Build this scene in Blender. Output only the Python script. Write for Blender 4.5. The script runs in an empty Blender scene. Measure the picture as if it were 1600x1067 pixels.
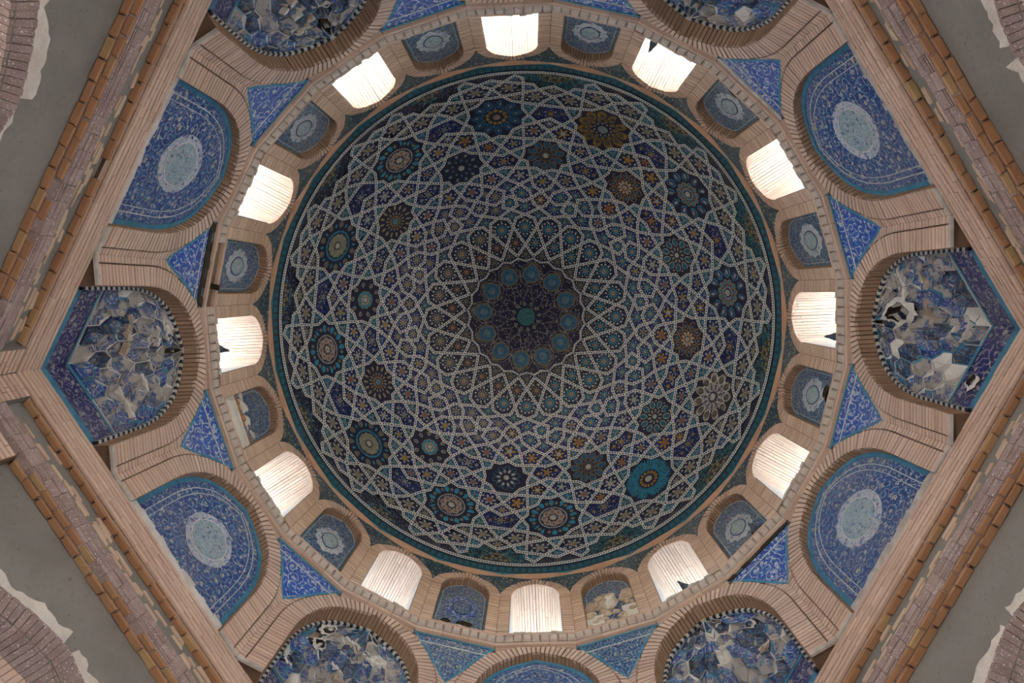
import bpy, math, random
from mathutils import Matrix, Vector
rnd = random.Random(7)
sc = bpy.context.scene
COL = sc.collection
PI = math.pi
R_ = math.radians

# ------------------------------------------------------------------ camera, sky, sun, exposure
CX, CY, RX, RY, ROLL = 0.1653, 0.7060, -0.0734, -0.0275, 0.0413


def _mm(a, b):
    return [[sum(a[i][k] * b[k][j] for k in range(3)) for j in range(3)] for i in range(3)]


def camera_rows():
    c, s = math.cos(ROLL), math.sin(ROLL)
    A = [[c, -s, 0], [s, c, 0], [0, 0, 1]]
    c, s = math.cos(RX), math.sin(RX)
    B = [[1, 0, 0], [0, c, -s], [0, s, c]]
    c, s = math.cos(RY), math.sin(RY)
    D = [[c, 0, -s], [0, 1, 0], [s, 0, c]]
    return _mm(D, _mm(B, A))


def make_camera():
    cam = bpy.data.cameras.new('camera')
    o = bpy.data.objects.new('camera', cam)
    COL.objects.link(o)
    M = camera_rows()
    r, u, f = [Vector((row[0], -row[1], row[2])) for row in M]
    m = Matrix((r, u, -f)).transposed().to_4x4()
    m.translation = Vector((CX, -CY, 0))
    o.matrix_world = m
    cam.sensor_width = 36
    cam.lens = 36 * 1100 / 1600
    cam.clip_end = 500
    sc.camera = o


make_camera()
w = bpy.data.worlds.new('sky')
sc.world = w
w.use_nodes = True
nt = w.node_tree
sky = nt.nodes.new('ShaderNodeTexSky')
sky.sky_type = 'NISHITA'
sky.sun_disc = False
sky.sun_elevation = R_(48)
sky.sun_rotation = R_(180)
bg = nt.nodes['Background']
nt.links.new(sky.outputs[0], bg.inputs[0])
bg.inputs[1].default_value = 0.22
sl = bpy.data.lights.new('sun', 'SUN')
sl.energy = 5.6
sl.angle = R_(0.6)
sl.color = (1, .975, .94)
so = bpy.data.objects.new('sun', sl)
COL.objects.link(so)
so.rotation_euler = (R_(42), 0, R_(0))   # from the image-top side
vs = sc.view_settings
vs.view_transform = 'Standard'
vs.look = 'None'
vs.gamma = 1
vs.use_curve_mapping = False
vs.exposure = 4.65
sc.cycles.max_bounces = 8
sc.cycles.diffuse_bounces = 6
sc.cycles.sample_clamp_indirect = 6


# ------------------------------------------------------------------ helpers
def P(a, d, t, h):
    """angle in degrees round the axis, distance from it, sideways, height above the camera"""
    a = R_(a)
    return (d * math.cos(a) - t * math.sin(a), -(d * math.sin(a) + t * math.cos(a)), h)


class MB:
    def __init__(self):
        self.v, self.f, self.uv, self.c, self.c2, self.c3 = [], [], [], [], [], []
        self.smooth = []

    def poly(self, pts, uv=None, col=(.5, .5, .5), c2=None, c3=None, smooth=False):
        n = len(self.v)
        self.v.extend(pts)
        self.f.append(tuple(range(n, n + len(pts))))
        self.uv.append(uv or [(0, 0)] * len(pts))
        self.c.append(col)
        self.c2.append(c2 or col)
        self.c3.append(c3 or col)
        self.smooth.append(smooth)

    def box8(self, a, b, col=(.5, .5, .5), uva=None):
        """a: four points of the front, b: four of the back"""
        n = len(self.v)
        self.v.extend(list(a) + list(b))
        fs = [(0, 1, 2, 3), (7, 6, 5, 4)] + [(i, i + 4, (i + 1) % 4 + 4, (i + 1) % 4) for i in range(4)]
        for f in fs:
            self.f.append(tuple(n + i for i in f))
            self.uv.append([(0, 0)] * 4)
            self.c.append(col)
            self.c2.append(col)
            self.c3.append(col)
            self.smooth.append(False)

    def mesh(self, name):
        m = bpy.data.meshes.new(name)
        m.from_pydata(self.v, [], self.f)
        lay = m.uv_layers.new(name='UVMap')
        flat = []
        for u in self.uv:
            for q in u:
                flat.extend(q)
        lay.data.foreach_set('uv', flat)
        for nm, src in (('Col', self.c), ('Col2', self.c2), ('Col3', self.c3)):
            if nm != 'Col' and src == self.c:
                continue
            at = m.color_attributes.new(nm, 'FLOAT_COLOR', 'CORNER')
            fl = []
            for f, c in zip(self.f, src):
                for _ in f:
                    fl.extend((c[0], c[1], c[2], 1))
            at.data.foreach_set('color', fl)
        if any(self.smooth):
            m.polygons.foreach_set('use_smooth', self.smooth)
        m.update()
        return m

    def build(self, name, mat, parent=None, kind=None):
        if not self.f:
            return None
        o = bpy.data.objects.new(name, self.mesh(name))
        COL.objects.link(o)
        o.data.materials.append(mat)
        if parent:
            o.parent = parent
        if kind:
            o['kind'] = kind
        return o


def tag(o, label, cat=None, group=None, kind=None):
    o['label'] = label
    if cat:
        o['category'] = cat
    if group:
        o['group'] = group
    if kind:
        o['kind'] = kind
    return o


def empty(name, loc=(0, 0, 0)):
    o = bpy.data.objects.new(name, None)
    COL.objects.link(o)
    o.empty_display_size = .1
    o.location = loc
    return o


def put(o, root):
    """parent o (built in world coordinates) under root without moving it"""
    o.parent = root
    o.matrix_parent_inverse = Matrix.Translation(-root.location)
    return o


# ------------------------------------------------------------------ materials
def newmat(name):
    m = bpy.data.materials.new(name)
    m.use_nodes = True
    t = m.node_tree
    b = t.nodes['Principled BSDF']
    return m, t, b


class NT:
    def __init__(self, t):
        self.t = t

    def n(self, ty, **kw):
        nd = self.t.nodes.new(ty)
        for k, v in kw.items():
            setattr(nd, k, v)
        return nd

    def set(self, sock, v):
        if isinstance(v, bpy.types.NodeSocket):
            self.t.links.new(v, sock)
        elif v is not None:
            sock.default_value = v

    def math(self, op, a, b=None, c=None, clamp=False):
        nd = self.n('ShaderNodeMath', operation=op)
        nd.use_clamp = clamp
        self.set(nd.inputs[0], a)
        self.set(nd.inputs[1], b)
        self.set(nd.inputs[2], c)
        return nd.outputs[0]

    def vmath(self, op, a, b=None):
        nd = self.n('ShaderNodeVectorMath', operation=op)
        self.set(nd.inputs[0], a)
        self.set(nd.inputs[1], b)
        return nd.outputs[0] if op not in ('LENGTH', 'DISTANCE', 'DOT_PRODUCT') else nd.outputs['Value']

    def mix(self, f, a, b):
        nd = self.n('ShaderNodeMix', data_type='RGBA')
        self.set(nd.inputs[0], f)
        self.set(nd.inputs[6], a if isinstance(a, bpy.types.NodeSocket) else tuple(a) + (1,) * (4 - len(a)))
        self.set(nd.inputs[7], b if isinstance(b, bpy.types.NodeSocket) else tuple(b) + (1,) * (4 - len(b)))
        return nd.outputs[2]

    def noise(self, vec, scale, detail=2, out=0, rough=.5):
        nd = self.n('ShaderNodeTexNoise')
        self.set(nd.inputs['Vector'], vec)
        nd.inputs['Scale'].default_value = scale
        nd.inputs['Detail'].default_value = detail
        nd.inputs['Roughness'].default_value = rough
        return nd.outputs[out]

    def vor(self, vec, scale, feature='F1', rand=1):
        nd = self.n('ShaderNodeTexVoronoi', feature=feature)
        self.set(nd.inputs['Vector'], vec)
        nd.inputs['Scale'].default_value = scale
        nd.inputs['Randomness'].default_value = rand
        return nd

    def step(self, x, lo, hi):
        nd = self.n('ShaderNodeMapRange', interpolation_type='SMOOTHSTEP')
        self.set(nd.inputs[0], x)
        nd.inputs[1].default_value = lo
        nd.inputs[2].default_value = hi
        return nd.outputs[0]

    def coord(self, which='Object'):
        return self.n('ShaderNodeTexCoord').outputs[which]

    def attr(self, name):
        return self.n('ShaderNodeAttribute', attribute_name=name).outputs['Color']

    def bump(self, h, strength=.3, dist=.01):
        nd = self.n('ShaderNodeBump')
        nd.inputs['Strength'].default_value = strength
        nd.inputs['Distance'].default_value = dist
        self.set(nd.inputs['Height'], h)
        return nd.outputs[0]


def rough_mat(name, base, dark, light, scale=3., bump=.4, use_col=False, rough=.9, objrand=None, speck=None):
    m, t, b = newmat(name)
    g = NT(t)
    co = g.coord()
    n1 = g.noise(co, scale, 4)
    n2 = g.noise(co, scale * 9, 3)
    c = g.mix(g.step(n1, .3, .7), dark, light)
    c = g.mix(.5, c, base)
    if use_col:
        mul = g.n('ShaderNodeMix', data_type='RGBA', blend_type='MULTIPLY')
        mul.inputs[0].default_value = 1
        g.set(mul.inputs[6], c)
        sc2 = g.vmath('SCALE', g.attr('Col'))
        sc2.node.inputs['Scale'].default_value = 2
        g.set(mul.inputs[7], sc2)
        c = mul.outputs[2]
    if objrand:
        oi = g.n('ShaderNodeObjectInfo').outputs['Random']
        ramp = g.n('ShaderNodeValToRGB')
        ramp.color_ramp.interpolation = 'LINEAR'
        els = ramp.color_ramp.elements
        els[0].color = objrand[0] + (1,)
        els[1].color = objrand[-1] + (1,)
        for i, q in enumerate(objrand[1:-1]):
            e = els.new((i + 1) / (len(objrand) - 1))
            e.color = q + (1,)
        g.set(ramp.inputs[0], oi)
        c = g.mix(.75, c, ramp.outputs[0])
    c = g.mix(g.math('MULTIPLY', g.step(n2, .52, .75), .35), c, dark)
    if speck:
        sp = g.noise(co, speck[1], 2)
        c = g.mix(g.step(sp, speck[2], speck[2] + .06), c, speck[0])
    g.set(b.inputs['Base Color'], c)
    b.inputs['Roughness'].default_value = rough
    b.inputs['Specular IOR Level'].default_value = .2
    g.set(b.inputs['Normal'], g.bump(n2, bump, .015))
    return m


M = {}
M['brick'] = rough_mat('buff_brick', (.50, .365, .29), (.45, .32, .25), (.55, .41, .335), 1.3, .3, use_col=True)
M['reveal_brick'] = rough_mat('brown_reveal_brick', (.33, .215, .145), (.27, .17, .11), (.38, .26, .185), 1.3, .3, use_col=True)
M['window_brick'] = rough_mat('daylit_window_brick', (.57, .485, .425), (.51, .43, .375), (.62, .54, .475), 1.3, .3, use_col=True)  # soffit copy of the brick, colour lightened to paint in the daylight glare
M['header_brick'] = rough_mat('header_brick', (.44, .36, .31), (.37, .295, .25), (.50, .42, .37), 5, .6)
M['roof_lime'] = rough_mat('pale_roof', (.55, .52, .48), (.48, .45, .41), (.62, .59, .55), 1, .3)
M['mortar'] = rough_mat('brown_mortar', (.13, .08, .055), (.10, .06, .04), (.17, .11, .075), 4, .5)
M['square_brick'] = rough_mat('square_brick', (.33, .18, .10), (.25, .13, .07), (.40, .23, .13), 3, .4,
                              objrand=[(.27, .135, .075), (.33, .165, .085), (.32, .18, .10), (.31, .16, .09), (.40, .28, .14)])
M['grey_plaster'] = rough_mat('grey_mud_plaster', (.185, .178, .163), (.145, .137, .122), (.215, .207, .19), 1.6, .5,
                              speck=((.12, .10, .08), 26, .68))
M['white_plaster'] = rough_mat('white_gypsum', (.52, .49, .44), (.40, .36, .31), (.62, .60, .56), 5, .7)
M['pale_brick'] = rough_mat('broken_pale_brick', (.46, .36, .27), (.36, .26, .19), (.52, .43, .33), 5, .6,
                            objrand=[(.50, .38, .29), (.42, .30, .23), (.52, .42, .30)])
M['salt_brick'] = rough_mat('salt_stained_brick', (.29, .215, .20), (.22, .16, .15), (.36, .29, .28), 6, .6, use_col=True,
                            speck=((.50, .46, .46), 45, .62))
M['sill'] = rough_mat('weathered_sill', (.42, .38, .34), (.28, .24, .2), (.5, .47, .44), 8, .6)
M['earth'] = rough_mat('earth', (.36, .31, .25), (.30, .255, .20), (.42, .365, .30), .3, .4)
M['floor'] = rough_mat('stone_floor', (.075, .065, .06), (.055, .048, .042), (.10, .085, .075), .8, .2)
M['cavity'] = rough_mat('broken_cavity', (.035, .026, .018), (.018, .013, .009), (.06, .045, .03), 5, .8)  # near-black tone paints in the shade of deep holes; also colours stub, strips
M['rubble'] = rough_mat('rubble', (.44, .35, .27), (.30, .22, .16), (.54, .46, .38), 6, .8)


def plain(name, col, rough=.4, spec=.3):
    m, t, b = newmat(name)
    g = NT(t)
    n = g.noise(g.coord(), 7, 3)
    d = tuple(c * .72 for c in col)
    g.set(b.inputs['Base Color'], g.mix(g.step(n, .35, .7), col, d))
    b.inputs['Roughness'].default_value = rough
    b.inputs['Specular IOR Level'].default_value = spec
    return m


M['turquoise'] = plain('turquoise_glaze', (.06, .21, .31))
M['white_tile'] = plain('white_glaze', (.55, .55, .50))
M['black_tile'] = plain('black_glaze', (.02, .025, .04))


def arabesque(name, base, base2, vine, flow, flow2, scale=5., wear=None, rough=.35, turq=(.05, .22, .34)):
    """blue glazed tile with spiral vines and flowers drawn in UV metres"""
    m, t, b = newmat(name)
    g = NT(t)
    uv = g.coord('UV')
    wob = g.n('ShaderNodeTexNoise')
    g.set(wob.inputs['Vector'], uv)
    wob.inputs['Scale'].default_value = scale * 1.3
    wob.inputs['Detail'].default_value = 1
    off = g.vmath('SUBTRACT', wob.outputs['Color'], (.5, .5, .5))
    offs = g.vmath('SCALE', off)
    offs.node.inputs['Scale'].default_value = .10 * 5 / scale
    p = g.vmath('ADD', uv, offs)
    flat = g.n('ShaderNodeVectorMath', operation='MULTIPLY')
    g.set(flat.inputs[0], p)
    flat.inputs[1].default_value = (1, 1, 0)
    p = flat.outputs[0]
    c = g.mix(g.step(g.noise(uv, scale * .9, 3), .4, .62), base, base2)

    def curls(sc_, turns, width, shift):
        pv = g.vmath('ADD', p, (shift, shift * .7, 0))
        v = g.vor(pv, sc_, rand=.75)
        # F1 position comes back in texture space already divided by the scale
        loc = g.vmath('SUBTRACT', pv, v.outputs['Position'])
        s = g.n('ShaderNodeSeparateXYZ')
        g.set(s.inputs[0], loc)
        an = g.math('DIVIDE', g.math('ARCTAN2', s.outputs[1], s.outputs[0]), 2 * PI)
        ds = g.math('MULTIPLY', v.outputs['Distance'], turns)
        fr = g.math('FRACT', g.math('ADD', g.math('ADD', ds, an), 2))
        ln = g.math('ABSOLUTE', g.math('SUBTRACT', fr, .5))
        line = g.math('SUBTRACT', 1, g.step(ln, width * .6, width))
        core = g.step(v.outputs['Distance'], .05, .09)
        return g.math('MULTIPLY', line, core), v, an

    l1, v1, a1 = curls(scale, 2.6, .105, 0)
    c = g.mix(l1, c, vine)
    l2, v2, a2 = curls(scale * 1.55, 2.0, .13, 3.3)
    c = g.mix(g.math('MULTIPLY', l2, .7), c, turq)

    def flowers(vv, an, petals, r, col, colc, prob):
        rr = g.math('MULTIPLY_ADD', g.math('COSINE', g.math('MULTIPLY', an, petals * 2 * PI)), r * .32, r)
        msk = g.math('LESS_THAN', vv.outputs['Distance'], rr)
        s = g.n('ShaderNodeSeparateColor')
        g.set(s.inputs[0], vv.outputs['Color'])
        ok = g.math('LESS_THAN', s.outputs[0], prob)
        msk = g.math('MULTIPLY', msk, ok)
        cc = g.math('LESS_THAN', vv.outputs['Distance'], r * .38)
        return msk, g.mix(cc, col, colc)

    # scattered leaves and blossoms
    pv = g.vmath('ADD', p, (7.1, 2.2, 0))
    v3 = g.vor(pv, scale * 1.9, rand=.9)
    loc = g.vmath('SUBTRACT', pv, v3.outputs['Position'])
    s3 = g.n('ShaderNodeSeparateXYZ')
    g.set(s3.inputs[0], loc)
    a3 = g.math('DIVIDE', g.math('ARCTAN2', s3.outputs[1], s3.outputs[0]), 2 * PI)
    mk, cc = flowers(v3, a3, 5, .27, flow, base, .75)
    c = g.mix(mk, c, cc)
    mk, cc = flowers(v1, a1, 6, .17, flow2, vine, .9)
    c = g.mix(mk, c, cc)
    mk, cc = flowers(v2, a2, 4, .15, vine, turq, .6)
    c = g.mix(mk, c, cc)
    ro = rough
    if wear:
        wn = g.noise(g.coord(), wear[1], 5, rough=.65)
        wm = g.step(wn, wear[2], wear[2] + .05)
        c = g.mix(wm, c, wear[0])
        ro = g.math('MULTIPLY_ADD', wm, .5, rough)
        g.set(b.inputs['Normal'], g.bump(g.math('SUBTRACT', 1, wm), .5, .01))
    dull = g.step(g.noise(g.coord(), .9, 3), .35, .75)
    c = g.mix(g.math('MULTIPLY', dull, .25), c, (.25, .24, .25))
    g.set(b.inputs['Base Color'], c)
    g.set(b.inputs['Roughness'], ro)
    b.inputs['Specular IOR Level'].default_value = .3
    return m


COB, COB2 = (.022, .045, .26), (.03, .075, .34)
WH, YE, TQ = (.44, .42, .40), (.40, .34, .17), (.05, .25, .36)
M['panel_tile'] = arabesque('panel_tile', (.024, .042, .165), (.034, .065, .21), (.31, .30, .28), (.43, .41, .35), (.44, .38, .22), 6.0)
M['spandrel_tile'] = arabesque('spandrel_tile', (.018, .04, .26), (.02, .065, .33), (.48, .48, .48), (.5, .5, .5), (.35, .4, .42), 5.6)
M['drum_tile'] = arabesque('drum_tile', (.018, .035, .11), (.025, .06, .17), (.34, .36, .34), (.36, .36, .30), (.32, .30, .16), 7.5)
M['dark_tile'] = arabesque('dark_tile', (.012, .03, .055), (.012, .045, .075), (.16, .18, .14), (.30, .27, .18), (.33, .27, .12), 7, turq=(.015, .06, .075))
M['oval_white'] = arabesque('white_medallion', (.46, .46, .48), (.42, .43, .47), (.40, .40, .44), (.05, .06, .22), (.16, .12, .28), 5.2)
M['oval_grey'] = arabesque('grey_medallion', (.26, .34, .38), (.32, .38, .38), (.40, .43, .40), (.10, .12, .20), (.16, .2, .3), 6)
M['muqarnas_tile'] = arabesque('muqarnas_tile', (.018, .028, .17), (.025, .045, .24), (.33, .31, .30), (.36, .34, .31), (.33, .29, .2), 8,
                               wear=((.27, .245, .215), 5.5, .57))
M['muqarnas_sooty'] = arabesque('muqarnas_sooty', (.015, .018, .06), (.02, .03, .10), (.14, .13, .11), (.17, .15, .10), (.16, .13, .08), 8,
                               wear=((.06, .053, .045), 5, .56))
M['muqarnas_worn'] = arabesque('muqarnas_worn', (.045, .05, .14), (.06, .065, .17), (.27, .255, .24), (.29, .27, .24), (.25, .22, .18), 9,
                               wear=((.29, .265, .235), 4.5, .47))
M['frieze_tile'] = arabesque('frieze_tile', (.013, .014, .075), (.017, .02, .12), (.27, .255, .25), (.33, .31, .29), (.28, .26, .22), 6.5, turq=(.02, .03, .14),
                             wear=((.30, .28, .26), 5, .60))


def strap_material():
    m, t, b = newmat('strap_tesserae')
    g = NT(t)
    s = g.n('ShaderNodeSeparateXYZ')
    g.set(s.inputs[0], g.coord('UV'))
    v = g.math('ABSOLUTE', s.outputs[1])
    mid = g.math('LESS_THAN', v, .46)
    dash = g.math('LESS_THAN', g.math('FRACT', g.math('DIVIDE', s.outputs[0], 4.2)), .64)
    edge = g.math('GREATER_THAN', v, .985)
    dark = g.math('MAXIMUM', g.math('MULTIPLY', mid, dash), edge)
    n = g.noise(g.coord(), 14, 3)
    wh = g.mix(g.step(n, .35, .7), (.66, .66, .60), (.50, .51, .47))
    g.set(b.inputs['Base Color'], g.mix(dark, wh, (.02, .024, .05)))
    b.inputs['Roughness'].default_value = .4
    b.inputs['Specular IOR Level'].default_value = .25
    return m


M['strap'] = strap_material()


def cell_material():
    """dome tile: a petalled blossom centred on the tile; Col ground, Col2 petals, Col3 centre; uv2 = petals, seed"""
    m, t, b = newmat('dome_cell_tile')
    g = NT(t)
    uv = g.coord('UV')
    s = g.n('ShaderNodeSeparateXYZ')
    g.set(s.inputs[0], uv)
    u2 = g.n('ShaderNodeUVMap', uv_map='Seed').outputs[0]
    s2 = g.n('ShaderNodeSeparateXYZ')
    g.set(s2.inputs[0], u2)
    npet, seed = s2.outputs[0], s2.outputs[1]
    d = g.vmath('LENGTH', uv)
    an = g.math('ARCTAN2', s.outputs[1], s.outputs[0])
    cosn = g.math('COSINE', g.math('MULTIPLY', an, npet))
    ground = g.attr('Col')
    pet = g.attr('Col2')
    cen = g.attr('Col3')
    sv = g.n('ShaderNodeCombineXYZ')
    g.set(sv.inputs[2], g.math('MULTIPLY', seed, 37))
    pos = g.vmath('ADD', uv, sv.outputs[0])
    c = g.mix(g.step(g.noise(pos, 2.2, 2), .45, .62), ground, (.008, .009, .022))
    # fine foliage flecks filling the ground
    v = g.vor(pos, 3.3, rand=1)
    sp = g.n('ShaderNodeSeparateColor')
    g.set(sp.inputs[0], v.outputs['Color'])
    fl = g.math('MULTIPLY', g.math('LESS_THAN', v.outputs['Distance'], .30), g.math('GREATER_THAN', d, .62))
    fc = g.mix(g.math('GREATER_THAN', sp.outputs[0], .5), (.24, .25, .22), g.mix(g.math('GREATER_THAN', sp.outputs[1], .55), (.04, .16, .22), (.26, .17, .045)))
    c = g.mix(fl, c, fc)
    # white buds between the petals
    seg = g.math('DIVIDE', 2 * PI, npet)
    k = g.math('SUBTRACT', g.math('FRACT', g.math('DIVIDE', an, seg)), .5)
    dx = g.math('MULTIPLY', g.math('MULTIPLY', k, seg), d)
    dy = g.math('SUBTRACT', d, .80)
    db = g.math('SQRT', g.math('ADD', g.math('MULTIPLY', dx, dx), g.math('MULTIPLY', dy, dy)))
    c = g.mix(g.math('LESS_THAN', db, .10), c, (.42, .42, .37))
    rp = g.math('MULTIPLY_ADD', cosn, .20, .46)
    c = g.mix(g.math('LESS_THAN', d, g.math('ADD', rp, .09)), c, (.008, .009, .022))
    c = g.mix(g.math('LESS_THAN', d, rp), c, pet)
    rp2 = g.math('MULTIPLY_ADD', cosn, .07, .25)
    c = g.mix(g.math('LESS_THAN', d, g.math('ADD', rp2, .05)), c, (.02, .022, .05))
    c = g.mix(g.math('LESS_THAN', d, g.math('SUBTRACT', rp2, .02)), c, cen)
    c = g.mix(g.math('LESS_THAN', d, .07), c, (.02, .02, .04))
    g.set(b.inputs['Base Color'], c)
    b.inputs['Roughness'].default_value = .36
    b.inputs['Specular IOR Level'].default_value = .18
    return m


M['cell'] = cell_material()


def colour_tile():
    m, t, b = newmat('coloured_glaze')
    g = NT(t)
    n = g.noise(g.coord(), 16, 3)
    mul = g.n('ShaderNodeMix', data_type='RGBA', blend_type='MULTIPLY')
    mul.inputs[0].default_value = 1
    g.set(mul.inputs[6], g.attr('Col'))
    g.set(mul.inputs[7], g.mix(g.step(n, .3, .7), (1, 1, 1), (.6, .6, .62)))
    g.set(b.inputs['Base Color'], mul.outputs[2])
    b.inputs['Roughness'].default_value = .36
    b.inputs['Specular IOR Level'].default_value = .18
    return m


M['glaze'] = colour_tile()


def fleck(name, base, cols, scale):
    m, t, b = newmat(name)
    g = NT(t)
    co = g.coord()
    v = g.vor(co, scale)
    sp = g.n('ShaderNodeSeparateColor')
    g.set(sp.inputs[0], v.outputs['Color'])
    c = g.mix(g.math('GREATER_THAN', sp.outputs[0], .5), cols[0], g.mix(g.math('GREATER_THAN', sp.outputs[1], .5), cols[1], cols[2]))
    c = g.mix(g.step(v.outputs['Distance'], .28, .36), c, base)
    g.set(b.inputs['Base Color'], c)
    b.inputs['Roughness'].default_value = .38
    b.inputs['Specular IOR Level'].default_value = .18
    return m


M['apex_ground'] = fleck('apex_mosaic', (.016, .014, .035), [(.17, .16, .14), (.12, .085, .05), (.05, .045, .12)], 14)  # darkened mosaic colours: the crown's dimness is put into the tone

# ------------------------------------------------------------------ bricks
BR = [(.50, .50, .50), (.48, .475, .475), (.52, .52, .515), (.50, .49, .47), (.53, .525, .51), (.47, .455, .45)]


def brick_col():
    c = rnd.choice(BR)
    k = rnd.uniform(.95, 1.05)
    return tuple(x * k for x in c)


def courses(mb, a, d, h0, h1, iv, pitch=.072, joint=.021, length=.24, proud=.026, off=0):
    """brick courses on the vertical face (a, d); iv(h) -> list of (left, right)"""
    n = max(1, round((h1 - h0) / pitch))
    pitch = (h1 - h0) / n
    for i in range(n):
        b, t = h0 + i * pitch, h0 + (i + 1) * pitch - joint
        A, B = iv(b), iv(t)
        for (l0, r0), (l1, r1) in zip(A, B):
            if r0 - l0 < .02 and r1 - l1 < .02:
                continue
            W = max(r0 - l0, r1 - l1)
            k = max(1, round(W / length))
            cuts = [0] + [(j + (0 if (i + off) % 2 else .35) * (1 if k > 1 else 0)) / k for j in range(1, k)] + [1]
            for c0, c1 in zip(cuts[:-1], cuts[1:]):
                g = .004 / max(W, .05)
                q0, q1 = c0 + g, c1 - g
                pr = proud + rnd.uniform(-.004, .004)
                f = [(l0 + (r0 - l0) * q0, b), (l0 + (r0 - l0) * q1, b), (l1 + (r1 - l1) * q1, t), (l1 + (r1 - l1) * q0, t)]
                mb.box8([P(a, d - pr, x, y) for x, y in f], [P(a, d + .02, x, y) for x, y in f], brick_col())


def resample(pts, n):
    L = [0]
    for p, q in zip(pts[:-1], pts[1:]):
        L.append(L[-1] + math.dist(p, q))
    out, j = [], 0
    for i in range(n + 1):
        s = L[-1] * i / n
        while j < len(pts) - 2 and L[j + 1] < s:
            j += 1
        k = (s - L[j]) / max(L[j + 1] - L[j], 1e-9)
        out.append(tuple(pts[j][c] + (pts[j + 1][c] - pts[j][c]) * k for c in range(len(pts[j]))))
    return out


def smooth_curve(pts, n=6):
    """Catmull-Rom through pts"""
    out = []
    for i in range(len(pts) - 1):
        p0, p1, p2, p3 = pts[max(i - 1, 0)], pts[i], pts[i + 1], pts[min(i + 2, len(pts) - 1)]
        for k in range(n):
            t = k / n
            out.append(tuple(.5 * (2 * p1[c] + (p2[c] - p0[c]) * t + (2 * p0[c] - 5 * p1[c] + 4 * p2[c] - p3[c]) * t * t
                                   + (3 * p1[c] - p0[c] - 3 * p2[c] + p3[c]) * t ** 3) for c in range(2)))
    out.append(pts[-1])
    return out


def half_at(curve, h):
    """half width of an arch curve at height h (0 above it)"""
    if h <= curve[0][1]:
        return curve[0][0]
    for p, q in zip(curve[:-1], curve[1:]):
        if p[1] <= h <= q[1]:
            k = (h - p[1]) / max(q[1] - p[1], 1e-9)
            return p[0] + (q[0] - p[0]) * k
    return 0.


def voussoirs(mb, a, d, inner, outer, n, proud=.026, joint=.27, skew=0, back=.02):
    """bricks laid across the band between two half curves, mirrored"""
    I, O = resample(inner, n), resample(outer, n + skew)
    for s in (-1, 1):
        for i in range(n):
            j = joint / 2
            lerp = lambda A, k0, k: tuple(A[k0][c] + (A[k0 + 1][c] - A[k0][c]) * k for c in range(2))
            o = i + skew if i + skew < n + skew else i
            f = [lerp(I, i, j), lerp(I, i, 1 - j), lerp(O, o, 1 - j), lerp(O, o, j)]
            pr = proud + rnd.uniform(-.005, .005)
            mb.box8([P(a, d - pr, s * x, y) for x, y in f], [P(a, d + back, s * x, y) for x, y in f], brick_col())


def soffit_bricks(mb, a, d0, d1, curve, n, joint=.22, thick=.03, rows=1):
    C = resample(curve, n)
    for s in (-1, 1):
        for i in range(n):
            lerp = lambda k: tuple(C[i][c] + (C[i + 1][c] - C[i][c]) * k for c in range(2))
            p, q = lerp(joint / 2), lerp(1 - joint / 2)
            nx, ny = -(q[1] - p[1]), q[0] - p[0]
            L = math.hypot(nx, ny) or 1
            nx, ny = nx / L, ny / L          # points outwards/upwards for a right half curve
            if nx < 0 and abs(nx) > abs(ny):
                nx, ny = -nx, -ny
            if ny < 0:
                nx, ny = -nx, -ny
            o = rnd.uniform(-.004, .004)
            st = [0] + [(r + rnd.uniform(.1, .9)) / rows for r in range(rows - 1)] + [1]
            for r in range(rows):
                e0, e1 = d0 + (d1 - d0) * st[r], d0 + (d1 - d0) * st[r + 1] - (.005 if rows > 1 else 0)
                A = [(p, e0), (q, e0), (q, e1), (p, e1)]
                mb.box8([P(a, e, s * (x + nx * o), y + ny * o) for (x, y), e in A],
                        [P(a, e, s * (x + nx * (thick + o)), y + ny * (thick + o)) for (x, y), e in A], brick_col())


def arched_face(mb, a, d, hw, h0, h1, curve, uvs=1., hwt=None):
    """flat face with an arched hole: strips from the arch curve out to the rectangle"""
    hwt = hw if hwt is None else hwt
    top = curve[-1][1]
    for s in (-1, 1):
        prev = None
        for x, y in curve:
            k = max(0, min(1, (y - h0) / (h1 - h0)))
            cur = ((x, y), (hw + (hwt - hw) * k, y))
            if prev:
                pts = [prev[0], prev[1], cur[1], cur[0]]
                if math.dist(prev[0], prev[1]) > 1e-4 or math.dist(cur[0], cur[1]) > 1e-4:
                    mb.poly([P(a, d, s * px, py) for px, py in pts])
            prev = cur
        k = (top - h0) / (h1 - h0)
        pts = [(0, top), (hw + (hwt - hw) * k, top), (hwt, h1), (0, h1)]
        mb.poly([P(a, d, s * px, py) for px, py in pts])


def strip(mb, f0, f1, curve, smooth=False):
    """two 3-D rails from a list"""
    pr = None
    for c in curve:
        q = (f0(c), f1(c))
        if pr:
            mb.poly([pr[0], pr[1], q[1], q[0]], smooth=smooth)
        pr = q


def flat_arch(mb, a, d, curve, h0, uvo=(0, 0), thick=0):
    """filled arch outline as horizontal strips, UV in metres"""
    pr = None
    pts = [(curve[0][0], h0)] + [c for c in curve if c[1] > h0 + 1e-4]
    for x, y in pts:
        if pr and y > pr[1] + 1e-6:
            q = [(-pr[0], pr[1]), (pr[0], pr[1]), (x, y), (-x, y)]
            if x < 1e-4:
                q = q[:3]
            mb.poly([P(a, d, *p) for p in q], [(p[0] + uvo[0], p[1] + uvo[1]) for p in q])
        pr = (x, y)


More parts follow.
